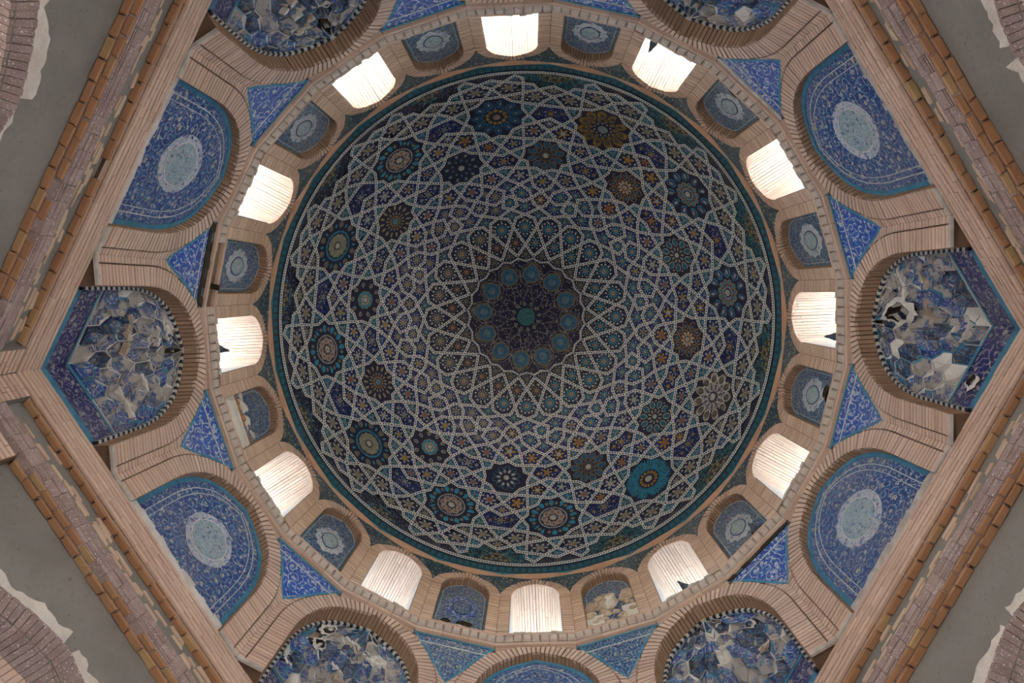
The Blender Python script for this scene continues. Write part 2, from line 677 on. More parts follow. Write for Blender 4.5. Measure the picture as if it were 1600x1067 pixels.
def frame_band(mb, a, d, outer, w, h0, thick=.012, bottom=True):
    """raised band of width w just inside an arch outline"""
    n = len(outer)
    inner = []
    for i, (x, y) in enumerate(outer):
        p, q = outer[max(i - 1, 0)], outer[min(i + 1, n - 1)]
        tx, ty = q[0] - p[0], q[1] - p[1]
        L = math.hypot(tx, ty) or 1
        nx, ny = -ty / L, tx / L      # left normal: towards the inside for an upward right half
        inner.append((max(x + nx * w, 0), y + ny * w))
    inner[-1] = (0, inner[-1][1] if n > 1 else 0)
    for s in (-1, 1):
        for i in range(n - 1):
            f = [outer[i], outer[i + 1], inner[i + 1], inner[i]]
            mb.box8([P(a, d - thick, s * x, y) for x, y in f], [P(a, d + .004, s * x, y) for x, y in f])
    if bottom:
        x = outer[0][0]
        f = [(-x, h0), (x, h0), (x, h0 + w), (-x, h0 + w)]
        mb.box8([P(a, d - thick, *p) for p in f], [P(a, d + .004, *p) for p in f])
    return inner


SIDES = {30: 'northeast', 90: 'north', 150: 'northwest', 210: 'southwest', 270: 'south', 330: 'southeast'}
CLOCK = {0: 'three', 30: 'two', 60: 'one', 90: 'twelve', 120: 'eleven', 150: 'ten', 180: 'nine', 210: 'eight', 240: 'seven',
         270: 'six', 300: 'five', 330: 'four'}
PLACE = {0: 'at the right edge of the photo', 30: 'at the upper right', 60: 'at the top right', 90: 'at the top middle', 120: 'at the top left',
         150: 'at the upper left', 180: 'at the left edge of the photo', 210: 'at the lower left', 240: 'at the bottom left',
         270: 'at the bottom middle', 300: 'at the bottom right', 330: 'at the lower right'}

# heights and distances, metres from the camera and the axis
H_HEX, H_RING, H_SILL, H_BAND, H_RIM = 8.45, 11.05, 11.43, 13.60, 13.83
D12, DPAN, DDRUM, DTILE = 5.10, 5.225, 5.05, 5.20
DOUT, DROOF = 6.80, 7.30
TAN15, TAN75 = math.tan(R_(15)), math.tan(R_(7.5))
# ------------------------------------------------------------------ dome shell
FPX, HAP, RDOME = 1100., 18.6, 5.05


def dome_pt(u):
    """u: 0 at the rim, pi/2 at the apex -> radius, height"""
    return RDOME * math.cos(u) ** .96, H_RIM + (HAP - H_RIM) * math.sin(u)


DOME_TAB = []
for _i in range(401):
    _u = PI / 2 * _i / 400
    _r, _h = dome_pt(_u)
    DOME_TAB.append((FPX * _r / _h, _r, _h))
ARC = [0.]
for _p, _q in zip(DOME_TAB[:-1], DOME_TAB[1:]):
    ARC.append(ARC[-1] + math.hypot(_q[1] - _p[1], _q[2] - _p[2]))


def dome_at(rp):
    """seen radius -> (radius, height, arc length from the rim)"""
    lo, hi = 0, 400
    if rp >= DOME_TAB[0][0]:
        return DOME_TAB[0][1], DOME_TAB[0][2], 0.
    while hi - lo > 1:
        m = (lo + hi) // 2
        if DOME_TAB[m][0] >= rp:
            lo = m
        else:
            hi = m
    a, b = DOME_TAB[lo], DOME_TAB[hi]
    k = (a[0] - rp) / max(a[0] - b[0], 1e-9)
    return a[1] + (b[1] - a[1]) * k, a[2] + (b[2] - a[2]) * k, ARC[lo] + (ARC[hi] - ARC[lo]) * k


PHASE = -9.37            # where the first medallion axis stands


def dome_xyz(x, y, lift=0.):
    rp = math.hypot(x, y)
    th = math.degrees(math.atan2(y, x)) + PHASE
    r, h, s = dome_at(rp)
    cx, cy, cz = r, h, 0
    L = math.hypot(r, h - H_RIM + 1.2) or 1
    r2, h2 = r - lift * r / L, h - lift * (h - H_RIM + 1.2) / L
    return P(th, r2, 0, h2)


def dome_local(x, y, cx, cy):
    """metres along the surface from the tile centre, sideways and up"""
    r0, r1 = math.hypot(cx, cy), math.hypot(x, y)
    a0, a1 = math.atan2(cy, cx), math.atan2(y, x)
    da = (a1 - a0 + PI) % (2 * PI) - PI
    R0, _, s0 = dome_at(r0)
    R1, _, s1 = dome_at(r1)
    return da * (R0 + R1) / 2, s1 - s0


def rp_fix(r):
    return r + 3. * (r / 384.) ** 2


def pol_xy(r, f):
    return rp_fix(r) * math.cos(R_(f)), rp_fix(r) * math.sin(R_(f))


N_ = (159.7, 7.5)
LINES = [
    [(95.5, 0), (112.8, 7.5), (141.8, 15), (154.7, 12.6), N_],
    [(95.5, 15), (112.8, 7.5), (141.8, 0), (154.7, 2.4), N_],
    [N_, (171, 0), (177, 3.2), (186.1, 4.15), (197.3, 5.5), (206.7, 9.5), (217.3, 15), (232.8, 11), (246.3, 8.7), (257, 7.5), (265.5, 7.6),
     (278.5, 7.5), (298.6, 7.7), (308.1, 7.6), (314.8, 6), (331.9, 3.4), (346.7, 0)],
    [N_, (169.3, 15), (174, 11.3), (186.5, 12.4), (198.4, 13.3), (206.7, 9.5), (216, 4.85), (227.1, 0)],
    [(190.2, 15), (186.5, 12.4), (180.5, 8), (186.1, 4.15), (197.2, 0)],
    [(197.2, 0), (204, 3.6), (216, 4.85), (232.4, 5.9), (242, 6.4), (246.3, 8.7), (258.1, 12.3), (269.1, 15)],
    [(269.1, 15), (282.2, 12.25), (292.8, 10.6), (298.6, 7.7), (304.3, 3.7), (311.6, 0)],
    [(235.3, 15), (232.8, 11), (232.4, 5.9), (232.3, 3), (227.1, 0)],
    [(254.3, 15), (258.1, 12.3), (265.5, 7.6), (269.3, 5), (278.5, 2.9), (292.4, 0)],
    [(284.8, 15), (282.2, 12.25), (278.5, 7.5), (278.5, 2.9), (278.2, 0)],
    [(360.9, 15), (370.4, 11.9), (379.7, 9.2), (374.5, 7.4), (366, 7.4), (351.4, 7.4), (335.5, 7.7), (325.2, 7.7), (314.8, 6), (304.3, 3.7), (292.4, 0)],
    [(360.9, 15), (347, 12.7), (338.6, 10.5), (335.5, 7.7), (331.9, 3.4), (331.6, 0)],
    [(346.5, 15), (347, 12.7), (348.8, 10), (351.4, 7.4), (356.2, 3.7), (363.5, 0)],
    [(375.1, 15), (370.4, 11.9), (366, 7.4), (364.4, 4.9), (356.2, 3.7), (346.7, 0)],
    [(384.5, 0), (384.5, 3), (384.5, 6), (384.5, 9.2), (384.5, 12), (384.5, 15)],
    [(92, 0), (87.5, 7.5), (92, 15)],
]
LINKS = [[(92, 0), (95.5, 0)], [(92, 15), (95.5, 15)], [(379.7, 9.2), (384.5, 9.2)]]


def spread(line):
    for k in range(12):
        for mir in (0, 1):
            yield k, mir, [pol_xy(r, 30 * k + (-f if mir else f)) for r, f in line]


def mitre(pts, closed, off):
    n = len(pts)
    out = []
    for i in range(n):
        p, q = pts[(i - 1) % n] if (closed or i) else None, pts[(i + 1) % n] if (closed or i < n - 1) else None
        c = pts[i]
        ns = []
        for a, b in ((p, c), (c, q)):
            if a is None or b is None:
                continue
            dx, dy = b[0] - a[0], b[1] - a[1]
            L = math.hypot(dx, dy)
            if L > 1e-6:
                ns.append((-dy / L, dx / L))
        if len(ns) == 2:
            mx, my = ns[0][0] + ns[1][0], ns[0][1] + ns[1][1]
            dd = max(.35, (mx * ns[0][0] + my * ns[0][1]))
            out.append((c[0] + mx / dd * off, c[1] + my / dd * off))
        else:
            out.append((c[0] + ns[0][0] * off, c[1] + ns[0][1] * off))
    return out


ceiling = empty('ceiling', (0, 0, H_RIM))
tag(ceiling, 'great tiled dome with white star strapwork over dark blue mosaic', kind='structure')

mb = MB()
NA = 144
for i in range(40):
    u0, u1 = PI / 2 * i / 40, PI / 2 * (i + 1) / 40
    for j in range(NA):
        a0, a1 = 360 * j / NA, 360 * (j + 1) / NA
        q = []
        for a, u in ((a0, u0), (a1, u0), (a1, u1), (a0, u1)):
            r, h = dome_pt(u)
            q.append(P(a, r + .035, 0, h + .02))
        mb.poly(q[:3] if i == 39 else q, col=(.012, .014, .03), smooth=True)
put(mb.build('shell', M['glaze']), ceiling)
mb = MB()
for i in range(20):
    u0, u1 = PI / 2 * i / 20, PI / 2 * (i + 1) / 20
    for j in range(48):
        q = []
        for a, u in ((j, u0), (j + 1, u0), (j + 1, u1), (j, u1)):
            q.append(P(a * 7.5, 6.75 * math.cos(u), 0, H_RIM + .4 + (HAP + .2 - H_RIM) * math.sin(u)))
        mb.poly(q)
put(mb.build('outer_shell', M['grey_plaster']), ceiling)

# strapwork ribbons
mb = MB()
SW = 1.95
for li, line in enumerate(LINES):
    thin = .62 if li == 15 else 1
    for k, mir, pts in spread(line):
        # carry the ribbon a little over each end so that it meets its mirror image
        fine = [pts[0]]
        for p, q in zip(pts[:-1], pts[1:]):
            n = max(1, int(math.dist(p, q) / 14))
            fine += [(p[0] + (q[0] - p[0]) * i / n, p[1] + (q[1] - p[1]) * i / n) for i in range(1, n + 1)]
        ext = 1.0
        L = math.dist(fine[0], fine[1])
        fine[0] = tuple(fine[0][c] - (fine[1][c] - fine[0][c]) / L * ext * .5 for c in (0, 1))
        L = math.dist(fine[-1], fine[-2])
        fine[-1] = tuple(fine[-1][c] + (fine[-1][c] - fine[-2][c]) / L * ext * .5 for c in (0, 1))
        A, B = mitre(fine, False, SW * thin), mitre(fine, False, -SW * thin)
        lift = .020 + .0007 * li + .00035 * mir
        s = 0
        for i in range(len(fine) - 1):
            ds = math.dist(fine[i], fine[i + 1])
            mb.poly([dome_xyz(*A[i], lift), dome_xyz(*A[i + 1], lift), dome_xyz(*B[i + 1], lift), dome_xyz(*B[i], lift)],
                    [(s, 1), (s + ds, 1), (s + ds, -1), (s, -1)])
            for S in (A, B):
                mb.poly([dome_xyz(*S[i], lift), dome_xyz(*S[i + 1], lift), dome_xyz(*S[i + 1], -.03), dome_xyz(*S[i], -.03)], [(0, 1)] * 4)
            s += ds
put(mb.build('strapwork', M['strap'], kind='stuff'), ceiling)

# tiles: faces of the strapwork drawing
nodes, adj = [], []
grid = {}


def node(p):
    kx, ky = int(p[0] // 2), int(p[1] // 2)
    for ix in (-1, 0, 1):
        for iy in (-1, 0, 1):
            for n in grid.get((kx + ix, ky + iy), ()):
                if math.dist(nodes[n], p) < 1.2:
                    return n
    nodes.append(p)
    adj.append(set())
    grid.setdefault((kx, ky), []).append(len(nodes) - 1)
    return len(nodes) - 1


for line in LINES + LINKS:
    for k, mir, pts in spread(line):
        ids = [node(p) for p in pts]
        for p, q in zip(ids[:-1], ids[1:]):
            if p != q:
                adj[p].add(q)
                adj[q].add(p)
order = [sorted(s, key=lambda q: math.atan2(nodes[q][1] - nodes[p][1], nodes[q][0] - nodes[p][0])) for p, s in enumerate(adj)]
seen = set()
faces = []
for p in range(len(nodes)):
    for q in order[p]:
        if (p, q) in seen:
            continue
        loop, a, b = [], p, q
        while (a, b) not in seen:
            seen.add((a, b))
            loop.append(a)
            o = order[b]
            a, b = b, o[(o.index(a) - 1) % len(o)]
        pts = [nodes[i] for i in loop]
        area = sum(pts[i][0] * pts[(i + 1) % len(pts)][1] - pts[(i + 1) % len(pts)][0] * pts[i][1] for i in range(len(pts))) / 2
        if area > 12:
            faces.append((pts, area))


def centroid(pts):
    A = cx = cy = 0
    for (x0, y0), (x1, y1) in zip(pts, pts[1:] + pts[:1]):
        k = x0 * y1 - x1 * y0
        A += k
        cx += (x0 + x1) * k
        cy += (y0 + y1) * k
    return cx / (3 * A), cy / (3 * A)


NAVY, NAVY2, TEAL, SLATE, BLACKISH = (.011, .019, .12), (.014, .028, .15), (.03, .14, .2), (.04, .06, .10), (.012, .014, .03)
CREAM, OCHRE, RUST, TURQ, SKYB = (.42, .41, .34), (.42, .24, .04), (.34, .10, .04), (.04, .25, .36), (.06, .28, .40)
MED = {}
# big blossoms: key (ring, number) -> ground, list of rings (count, r0, r1, half width, colour, outline, phase), centre colour, centre radius
W3, B3 = (.42, .41, .36), (.02, .025, .06)


def big(ground, rings, cen, rc):
    return ground, rings, cen, rc


D_BLUEPET = big(NAVY2, [(11, .60, .98, .155, (.05, .065, .12), (.05, .30, .52), 0), (11, .68, .90, .05, (.36, .36, .33), (.08, .1, .14), 0), (11, .32, .52, .075, (.05, .2, .28), (.36, .23, .13), .5), (11, .16, .30, .07, (.2, .25, .28), B3, 0)], CREAM, .13)
D_ORANGE = big((.02, .018, .08), [(10, .46, .97, .155, (.02, .025, .08), (.50, .28, .08), 0), (10, .56, .82, .08, (.09, .16, .20), B3, 0), (10, .16, .44, .05, W3, (.30, .16, .05), .5)], CREAM, .13)
D_WHITE = big((.02, .08, .16), [(11, .50, .98, .175, (.34, .30, .23), (.60, .58, .50), 0), (11, .60, .84, .075, (.16, .14, .10), (.03, .03, .06), 0), (11, .24, .52, .07, (.10, .11, .16), (.52, .50, .43), .5)], CREAM, .15)
D_DONUT = big(NAVY, [(40, .45, .96, .075, (.03, .17, .25), (.025, .14, .21), 0), (10, .66, .80, .03, (.12, .26, .30), (.01, .05, .08), 0), (14, .24, .40, .06, (.34, .19, .04), (.02, .02, .05), 0)], CREAM, .15)
D_OVALW = big(BLACKISH, [(12, .66, .96, .11, TURQ, (.02, .03, .06), 0), (12, .70, .88, .07, (.2, .19, .13), B3, .5), (36, .50, .58, .04, W3, B3, 0), (8, .20, .46, .14, (.34, .32, .28), (.24, .2, .17), 0), (8, .28, .40, .04, RUST, (.3, .2, .16), 0)], CREAM, .14)
D_OVALG = big(BLACKISH, [(10, .70, 1.0, .13, (.16, .14, .11), (.03, .03, .06), 0), (10, .74, .92, .05, TURQ, B3, .5), (40, .52, .62, .05, (.04, .20, .30), (.02, .04, .08), 0), (12, .18, .47, .12, (.25, .24, .17), (.20, .19, .13), 0)], CREAM, .12)
D_TEALSTAR = big((.03, .10, .14), [(10, .42, .78, .12, (.02, .03, .07), (.10, .20, .24), 0), (10, .30, .56, .075, W3, B3, .5), (10, .80, .95, .05, (.02, .04, .08), B3, .5)], CREAM, .16)
D_GOLD = big((.03, .03, .05), [(11, .52, 1.0, .18, (.25, .15, .04), (.17, .11, .04), 0), (11, .62, .82, .06, (.05, .08, .12), (.1, .07, .03), 0), (11, .34, .62, .09, (.17, .13, .06), B3, .5), (11, .28, .36, .035, W3, B3, 0)], (.20, .26, .26), .20)
D_BLUESTAR = big((.02, .05, .10), [(11, .45, 1.0, .17, (.03, .10, .18), (.02, .05, .10), 0), (11, .66, .84, .04, (.30, .32, .30), B3, 0), (11, .26, .44, .09, (.32, .18, .05), B3, .5), (11, .44, .6, .06, (.03, .14, .22), B3, .5)], (.25, .2, .16), .15)
D_SUN = big(NAVY, [(16, .62, .95, .07, (.28, .24, .15), B3, 0), (16, .34, .58, .055, (.25, .21, .12), (.02, .02, .07), .5), (24, .2, .34, .04, (.30, .17, .06), B3, 0)], (.10, .22, .26), .19)
D_DOTS = big((.018, .05, .10), [(10, .66, .90, .08, (.24, .25, .24), (.02, .06, .11), 0), (10, .38, .58, .07, (.08, .16, .22), (.02, .03, .06), .5), (16, .90, .99, .05, (.02, .09, .15), B3, 0)], CREAM, .17)
D_FLOWERS = big(NAVY, [(10, .66, .98, .12, (.22, .22, .19), (.02, .02, .05), 0), (10, .76, .90, .04, (.02, .02, .06), (.3, .3, .26), 0), (10, .26, .48, .12, TURQ, (.26, .18, .05), 0), (10, .14, .28, .05, W3, (.3, .2, .06), .5)], CREAM, .14)
D_LOTUS = big((.02, .02, .06), [(10, .44, 1.0, .16, (.03, .10, .17), (.26, .18, .07), 0), (20, .20, .40, .05, (.05, .045, .06), (.2, .15, .07), 0)], CREAM, .16)
D_STARW = big(B3, [(10, .48, .92, .135, (.02, .13, .20), (.42, .38, .27), 0), (10, .20, .46, .06, (.30, .28, .20), B3, .5), (10, .84, .96, .06, (.32, .29, .20), B3, .5)], CREAM, .14)
# ring 1 stands on the axes 0, 30 ...; ring 2 between them
R1 = {0: D_ORANGE, 11: D_STARW, 10: D_LOTUS, 9: D_TEALSTAR, 8: D_FLOWERS, 7: D_SUN, 6: D_FLOWERS, 5: D_SUN, 4: D_DOTS, 3: D_LOTUS, 2: D_ORANGE, 1: D_STARW}
R2 = {0: D_BLUEPET, 11: D_WHITE, 10: D_DONUT, 9: D_OVALW, 8: D_OVALW, 7: D_OVALG, 6: D_OVALW, 5: D_OVALG, 4: D_OVALW, 3: D_BLUESTAR, 2: D_GOLD, 1: D_BLUEPET}


def cell_mesh(name, pts, cx, cy, scale, cols, npet, seed, lift=.012):
    """one tile, raised, with its blossom centred"""
    pts = [p for p in pts]
    ring = []
    for p, q in zip(pts, pts[1:] + pts[:1]):
        n = max(1, int(math.dist(p, q) / 16))
        ring += [(p[0] + (q[0] - p[0]) * i / n, p[1] + (q[1] - p[1]) * i / n) for i in range(n)]
    n = len(ring)
    ctr = (cx, cy)
    verts = [dome_xyz(*ctr, lift)]
    mids = [((x + cx) / 2, (y + cy) / 2) for x, y in ring]
    L = [ctr] + mids + ring
    verts = [dome_xyz(*p, lift) for p in L] + [dome_xyz(*p, -.03) for p in ring]
    uvs = [dome_local(*p, cx, cy) for p in L]
    uvs = [(u / scale, v / scale) for u, v in uvs] + [(u / scale, v / scale) for u, v in uvs[1 + n:]]
    fs = []
    for i in range(n):
        j = (i + 1) % n
        fs += [(0, 1 + i, 1 + j), (1 + i, 1 + n + i, 1 + n + j, 1 + j), (1 + n + i, 1 + 2 * n + i, 1 + 2 * n + j, 1 + n + j)]
    m = bpy.data.meshes.new(name)
    m.from_pydata(verts, [], fs)
    a, b = m.uv_layers.new(name='UVMap'), m.uv_layers.new(name='Seed')
    idx = [i for f in fs for i in f]
    a.data.foreach_set('uv', [c for i in idx for c in uvs[i]])
    b.data.foreach_set('uv', [c for _ in idx for c in (npet, seed)])
    for nm, c in zip(('Col', 'Col2', 'Col3'), cols):
        at = m.color_attributes.new(nm, 'FLOAT_COLOR', 'POINT')
        at.data.foreach_set('color', list(c + (1,)) * len(verts))
    return m


def local_to_xy(cx, cy, u, v):
    """inverse of dome_local for small steps"""
    r0, a0 = math.hypot(cx, cy), math.atan2(cy, cx)
    R0, H0, s0 = dome_at(r0)
    tgt = s0 + v
    lo, hi = 0, 400
    while hi - lo > 1:
        m = (lo + hi) // 2
        if ARC[m] <= tgt:
            lo = m
        else:
            hi = m
    k = (tgt - ARC[lo]) / max(ARC[hi] - ARC[lo], 1e-9)
    rp = DOME_TAB[lo][0] + (DOME_TAB[hi][0] - DOME_TAB[lo][0]) * k
    R1 = DOME_TAB[lo][1]
    a = a0 + u / ((R0 + R1) / 2)
    return rp * math.cos(a), rp * math.sin(a)


def petal(r0, r1, w):
    rm = r0 + (r1 - r0) * .55
    return [(r0, 0), (r0 + (r1 - r0) * .25, w * .75), (rm, w), (r0 + (r1 - r0) * .85, w * .7), (r1, 0),
            (r0 + (r1 - r0) * .85, -w * .7), (rm, -w), (r0 + (r1 - r0) * .25, -w * .75)]


def blossom(o, cx, cy, S, spec, rmax=None):
    """petal rings of a large medallion as raised pieces under the tile o"""
    ground, rings, cen, rc = spec
    lift = .014
    for ri, (n, r0, r1, wd, colr, outl, ph) in enumerate(rings):
        mb = MB()
        for i in range(n):
            an = 2 * PI * (i + ph) / n + PI / 2
            for kk, (grow, cc) in enumerate(((.045, outl), (0, colr))):
                pp = petal(r0 - grow * .8, r1 + grow * .5, wd + grow)
                pts = []
                ok = True
                for x, y in pp:
                    u, v = (x * math.cos(an) - y * math.sin(an)) * S, (x * math.sin(an) + y * math.cos(an)) * S
                    q = local_to_xy(cx, cy, u, v)
                    if math.hypot(*q) > 384:
                        ok = False
                    pts.append(dome_xyz(*q, lift + .0034 * ri + .0015 * kk))
                if ok:
                    mb.poly(pts, col=cc)
        b = mb.build('petal_ring', M['glaze'])
        if b:
            put_child(b, o)
    mb = MB()
    for kk, (rr, cc) in enumerate(((rc * 1.25, (.02, .022, .05)), (rc, cen))):
        pts = []
        for i in range(14):
            an = 2 * PI * i / 14
            pts.append(dome_xyz(*local_to_xy(cx, cy, rr * S * math.cos(an), rr * S * math.sin(an)), lift + .018 + .0014 * kk))
        mb.poly(pts, col=cc)
    put_child(mb.build('medallion_boss', M['glaze']), o)


def put_child(o, par):
    o.parent = par          # par already sits in world coordinates


tri_cols = [(.03, .14, .20), (.04, .13, .18), (.025, .12, .20), (.05, .12, .15), (.02, .06, .17)]
ntile = {}
for pts, area in faces:
    cx, cy = centroid(pts)
    r = math.hypot(cx, cy)
    if r < 60:
        continue
    fi = math.degrees(math.atan2(cy, cx)) % 30
    fold = min(fi, 30 - fi)
    sector = int(round(math.degrees(math.atan2(cy, cx)) / 30)) % 12
    sector2 = int(math.floor((math.degrees(math.atan2(cy, cx)) % 360) / 30)) % 12
    ins = mitre(pts, True, 2.0)
    # inradius in metres
    loc = [dome_local(*p, cx, cy) for p in pts]
    inr = 9
    for (x0, y0), (x1, y1) in zip(loc, loc[1:] + loc[:1]):
        ex, ey = x1 - x0, y1 - y0
        k = max(0, min(1, -(x0 * ex + y0 * ey) / max(ex * ex + ey * ey, 1e-9)))
        inr = min(inr, math.hypot(x0 + ex * k, y0 + ey * k))
    inr = max(inr, .05)
    seed = rnd.random()
    east = math.cos(math.atan2(cy, cx) + R_(PHASE))     # more turquoise towards the right of the dome
    spec = None
    if area > 1500 and fold < 3 and 240 < r < 270:
        spec = R1[sector]
    elif area > 1500 and fold > 12 and 300 < r < 330:
        spec = R2[sector2]
    if spec:
        nm, cols, npet, sca = 'medallion_tile', (spec[0], spec[0], spec[0]), 8, inr * 30
    elif r > 370 and fold < 2 and area > 500:
        nm = 'half_medallion_tile'
        cols, npet, sca = ((.02, .085, .11) if east > -.2 else (.016, .02, .05), (.05, .14, .17), (.16, .13, .05)), 6, inr * .8
    elif r > 370 and area > 300:
        nm, cols, npet, sca = 'rim_tile', ((.018, .02, .05), (.16, .16, .13), (.2, .08, .04)), 6, inr * 1.1
    elif r < 100:
        nm, cols, npet, sca = 'inner_flower_tile', (BLACKISH, (.14, .14, .13), (.20, .14, .05)), 6, inr * .9
    elif r < 128:
        nm, cols, npet, sca = 'kite_tile', (BLACKISH, TURQ if east > .1 else (.12, .09, .08), (.34, .16, .06)), 8, inr * 1.0
    elif r < 152 and fold > 5:
        nm, cols, npet, sca = 'petal_tile', ((.012, .014, .045), (.05, .25, .35) if east > -.3 else (.20, .21, .18), (.34, .22, .11)), 12, inr * .95
    elif len(pts) <= 4 and area < 330 or area < 160:
        c = rnd.choice(tri_cols)
        nm, cols, npet, sca = 'triangle_tile', (c, tuple(min(1, x * 1.7 + .02) for x in c), (.20, .22, .20)), 3, inr * 1.15
    elif r < 160:
        nm, cols, npet, sca = 'small_flower_tile', ((.012, .03, .09), (.045, .2, .26), (.24, .24, .17)), 8, inr
    elif 325 < r < 372:
        nm, cols, npet, sca = 'rim_star_tile', ((.015, .02, .06), (.30, .30, .27), (.30, .24, .12)), 6, inr * 1.1
    elif r < 205 and area > 260 and fold > 3:
        nm, cols, npet, sca = 'rosette_tile', (NAVY, (.05, .27, .37) if east > -.1 else (.28, .29, .25), (.34, .24, .08)), 8, inr
    else:
        gold = rnd.random() < .3 and east > -.3
        nm = 'star_tile'
        cols = (NAVY, (.34, .20, .045) if gold else rnd.choice([(.20, .25, .24), (.33, .33, .29), (.30, .30, .27), (.24, .26, .24)]),
                rnd.choice([RUST, OCHRE, CREAM, (.30, .13, .05)]))
        npet, sca = rnd.choice([5, 6, 6, 6]), inr * 1.02
    ntile[nm] = ntile.get(nm, 0) + 1
    o = bpy.data.objects.new(nm, cell_mesh(nm, ins, cx, cy, sca, cols, npet, seed))
    COL.objects.link(o)
    o.data.materials.append(M['cell'])
    put(o, ceiling)
    if spec:
        blossom(o, cx, cy, inr * 1.02, spec)
    if nm in ('star_tile', 'rim_star_tile', 'rosette_tile') and area > 420:
        far = max(loc, key=lambda q: math.hypot(*q))
        fl = math.hypot(*far)
        if fl > 1.75 * inr and nm == 'star_tile':
            # three small lozenge flowers along the long axis
            ux, uy = far[0] / fl, far[1] / fl
            gold = east > -.25
            mb = MB()
            for kk, (pos, sz) in enumerate(((-.52, .20), (0, .27), (.52, .20))):
                for g, (gs, cc) in enumerate(((1.25, (.012, .012, .03)), (1, (.42, .25, .05) if gold else (.30, .31, .26)), (.42, (.03, .05, .12)), (.2, (.35, .3, .2)))):
                    q = []
                    for i in range(16):
                        t = 2 * PI * i / 16
                        k = sz * inr * 1.6 * gs * (1 if i % 4 == 0 else .72 if i % 2 else .68)
                        q.append(local_to_xy(cx, cy, ux * pos * fl + k * math.cos(t), uy * pos * fl + k * math.sin(t)))
                    mb.poly([dome_xyz(*z, .014 + .0012 * g) for z in q], col=cc)
            for s_ in (-1, 1):
                for pos in (-.27, .27):
                    c_ = (ux * pos * fl - uy * s_ * inr * .5, uy * pos * fl + ux * s_ * inr * .5)
                    for g, (gs, cc) in enumerate(((.11, (.40, .40, .35)), (.05, (.02, .03, .08)))):
                        mb.poly([dome_xyz(*local_to_xy(cx, cy, c_[0] + inr * gs * math.cos(2 * PI * i / 8), c_[1] + inr * gs * math.sin(2 * PI * i / 8)), .014 + .0012 * g) for i in range(8)], col=cc)
            put_child(mb.build('lozenge_flowers', M['glaze']), o)
    if nm == 'half_medallion_tile':
        # an oval cut by the rim
        mb = MB()
        bx, by = pol_xy(383.2, 30 * sector)
        warm = east > -.2

        def half_disc(ra, rb, lift, cc):
            for i in range(12):
                for r0, r1 in ((0, .34), (.34, .67), (.67, 1)):
                    q = [local_to_xy(bx, by, ra * r * math.cos(PI * t / 12), rb * r * math.sin(PI * t / 12)) for r, t in ((r0, i), (r1, i), (r1, i + 1), (r0, i + 1))]
                    mb.poly([dome_xyz(*p, lift) for p in (q[1:] if r0 == 0 else q)], col=cc)
        half_disc(.36, .40, .014, (.22, .19, .08) if warm else (.04, .18, .25))
        half_disc(.31, .34, .017, (.03, .03, .04))
        for i in range(9):
            an = PI * (i + .5) / 9
            rr = .24 if i % 2 else .16
            q0 = (rr * math.cos(an), rr * 1.1 * math.sin(an))
            q = [local_to_xy(bx, by, q0[0] + .045 * math.cos(2 * PI * j / 8), q0[1] + .05 * math.sin(2 * PI * j / 8)) for j in range(8)]
            mb.poly([dome_xyz(*p, .021) for p in q], col=(.27, .22, .09) if i % 2 else (.22, .22, .18))
        put_child(mb.build('petal_ring', M['glaze']), o)

# the apex rose, its colours darkened to carry the dim light of the crown
mb = MB()
n = 48
for i in range(6):
    for j in range(n):
        q = []
        for rr, jj in ((i, j), (i, j + 1), (i + 1, j + 1), (i + 1, j)):
            an = R_(360 / n * jj)
            rad = 88 * rr / 6
            if rr == 6:
                rad = rp_fix(87.5 + 4.5 * abs(((jj * 360 / n) % 15) / 7.5 - 1)) - 1
            q.append(dome_xyz(rad * math.cos(an), rad * math.sin(an), .01))
        mb.poly(q[1:] if i == 0 else q, smooth=True)
rose = mb.build('apex_rose', M['apex_ground'])
put(rose, ceiling)


def line_on_dome(mb, pts, hw, lift, col):
    A, B = mitre(pts, False, hw), mitre(pts, False, -hw)
    for i in range(len(pts) - 1):
        mb.poly([dome_xyz(*A[i], lift), dome_xyz(*A[i + 1], lift), dome_xyz(*B[i + 1], lift), dome_xyz(*B[i], lift)], col=col)


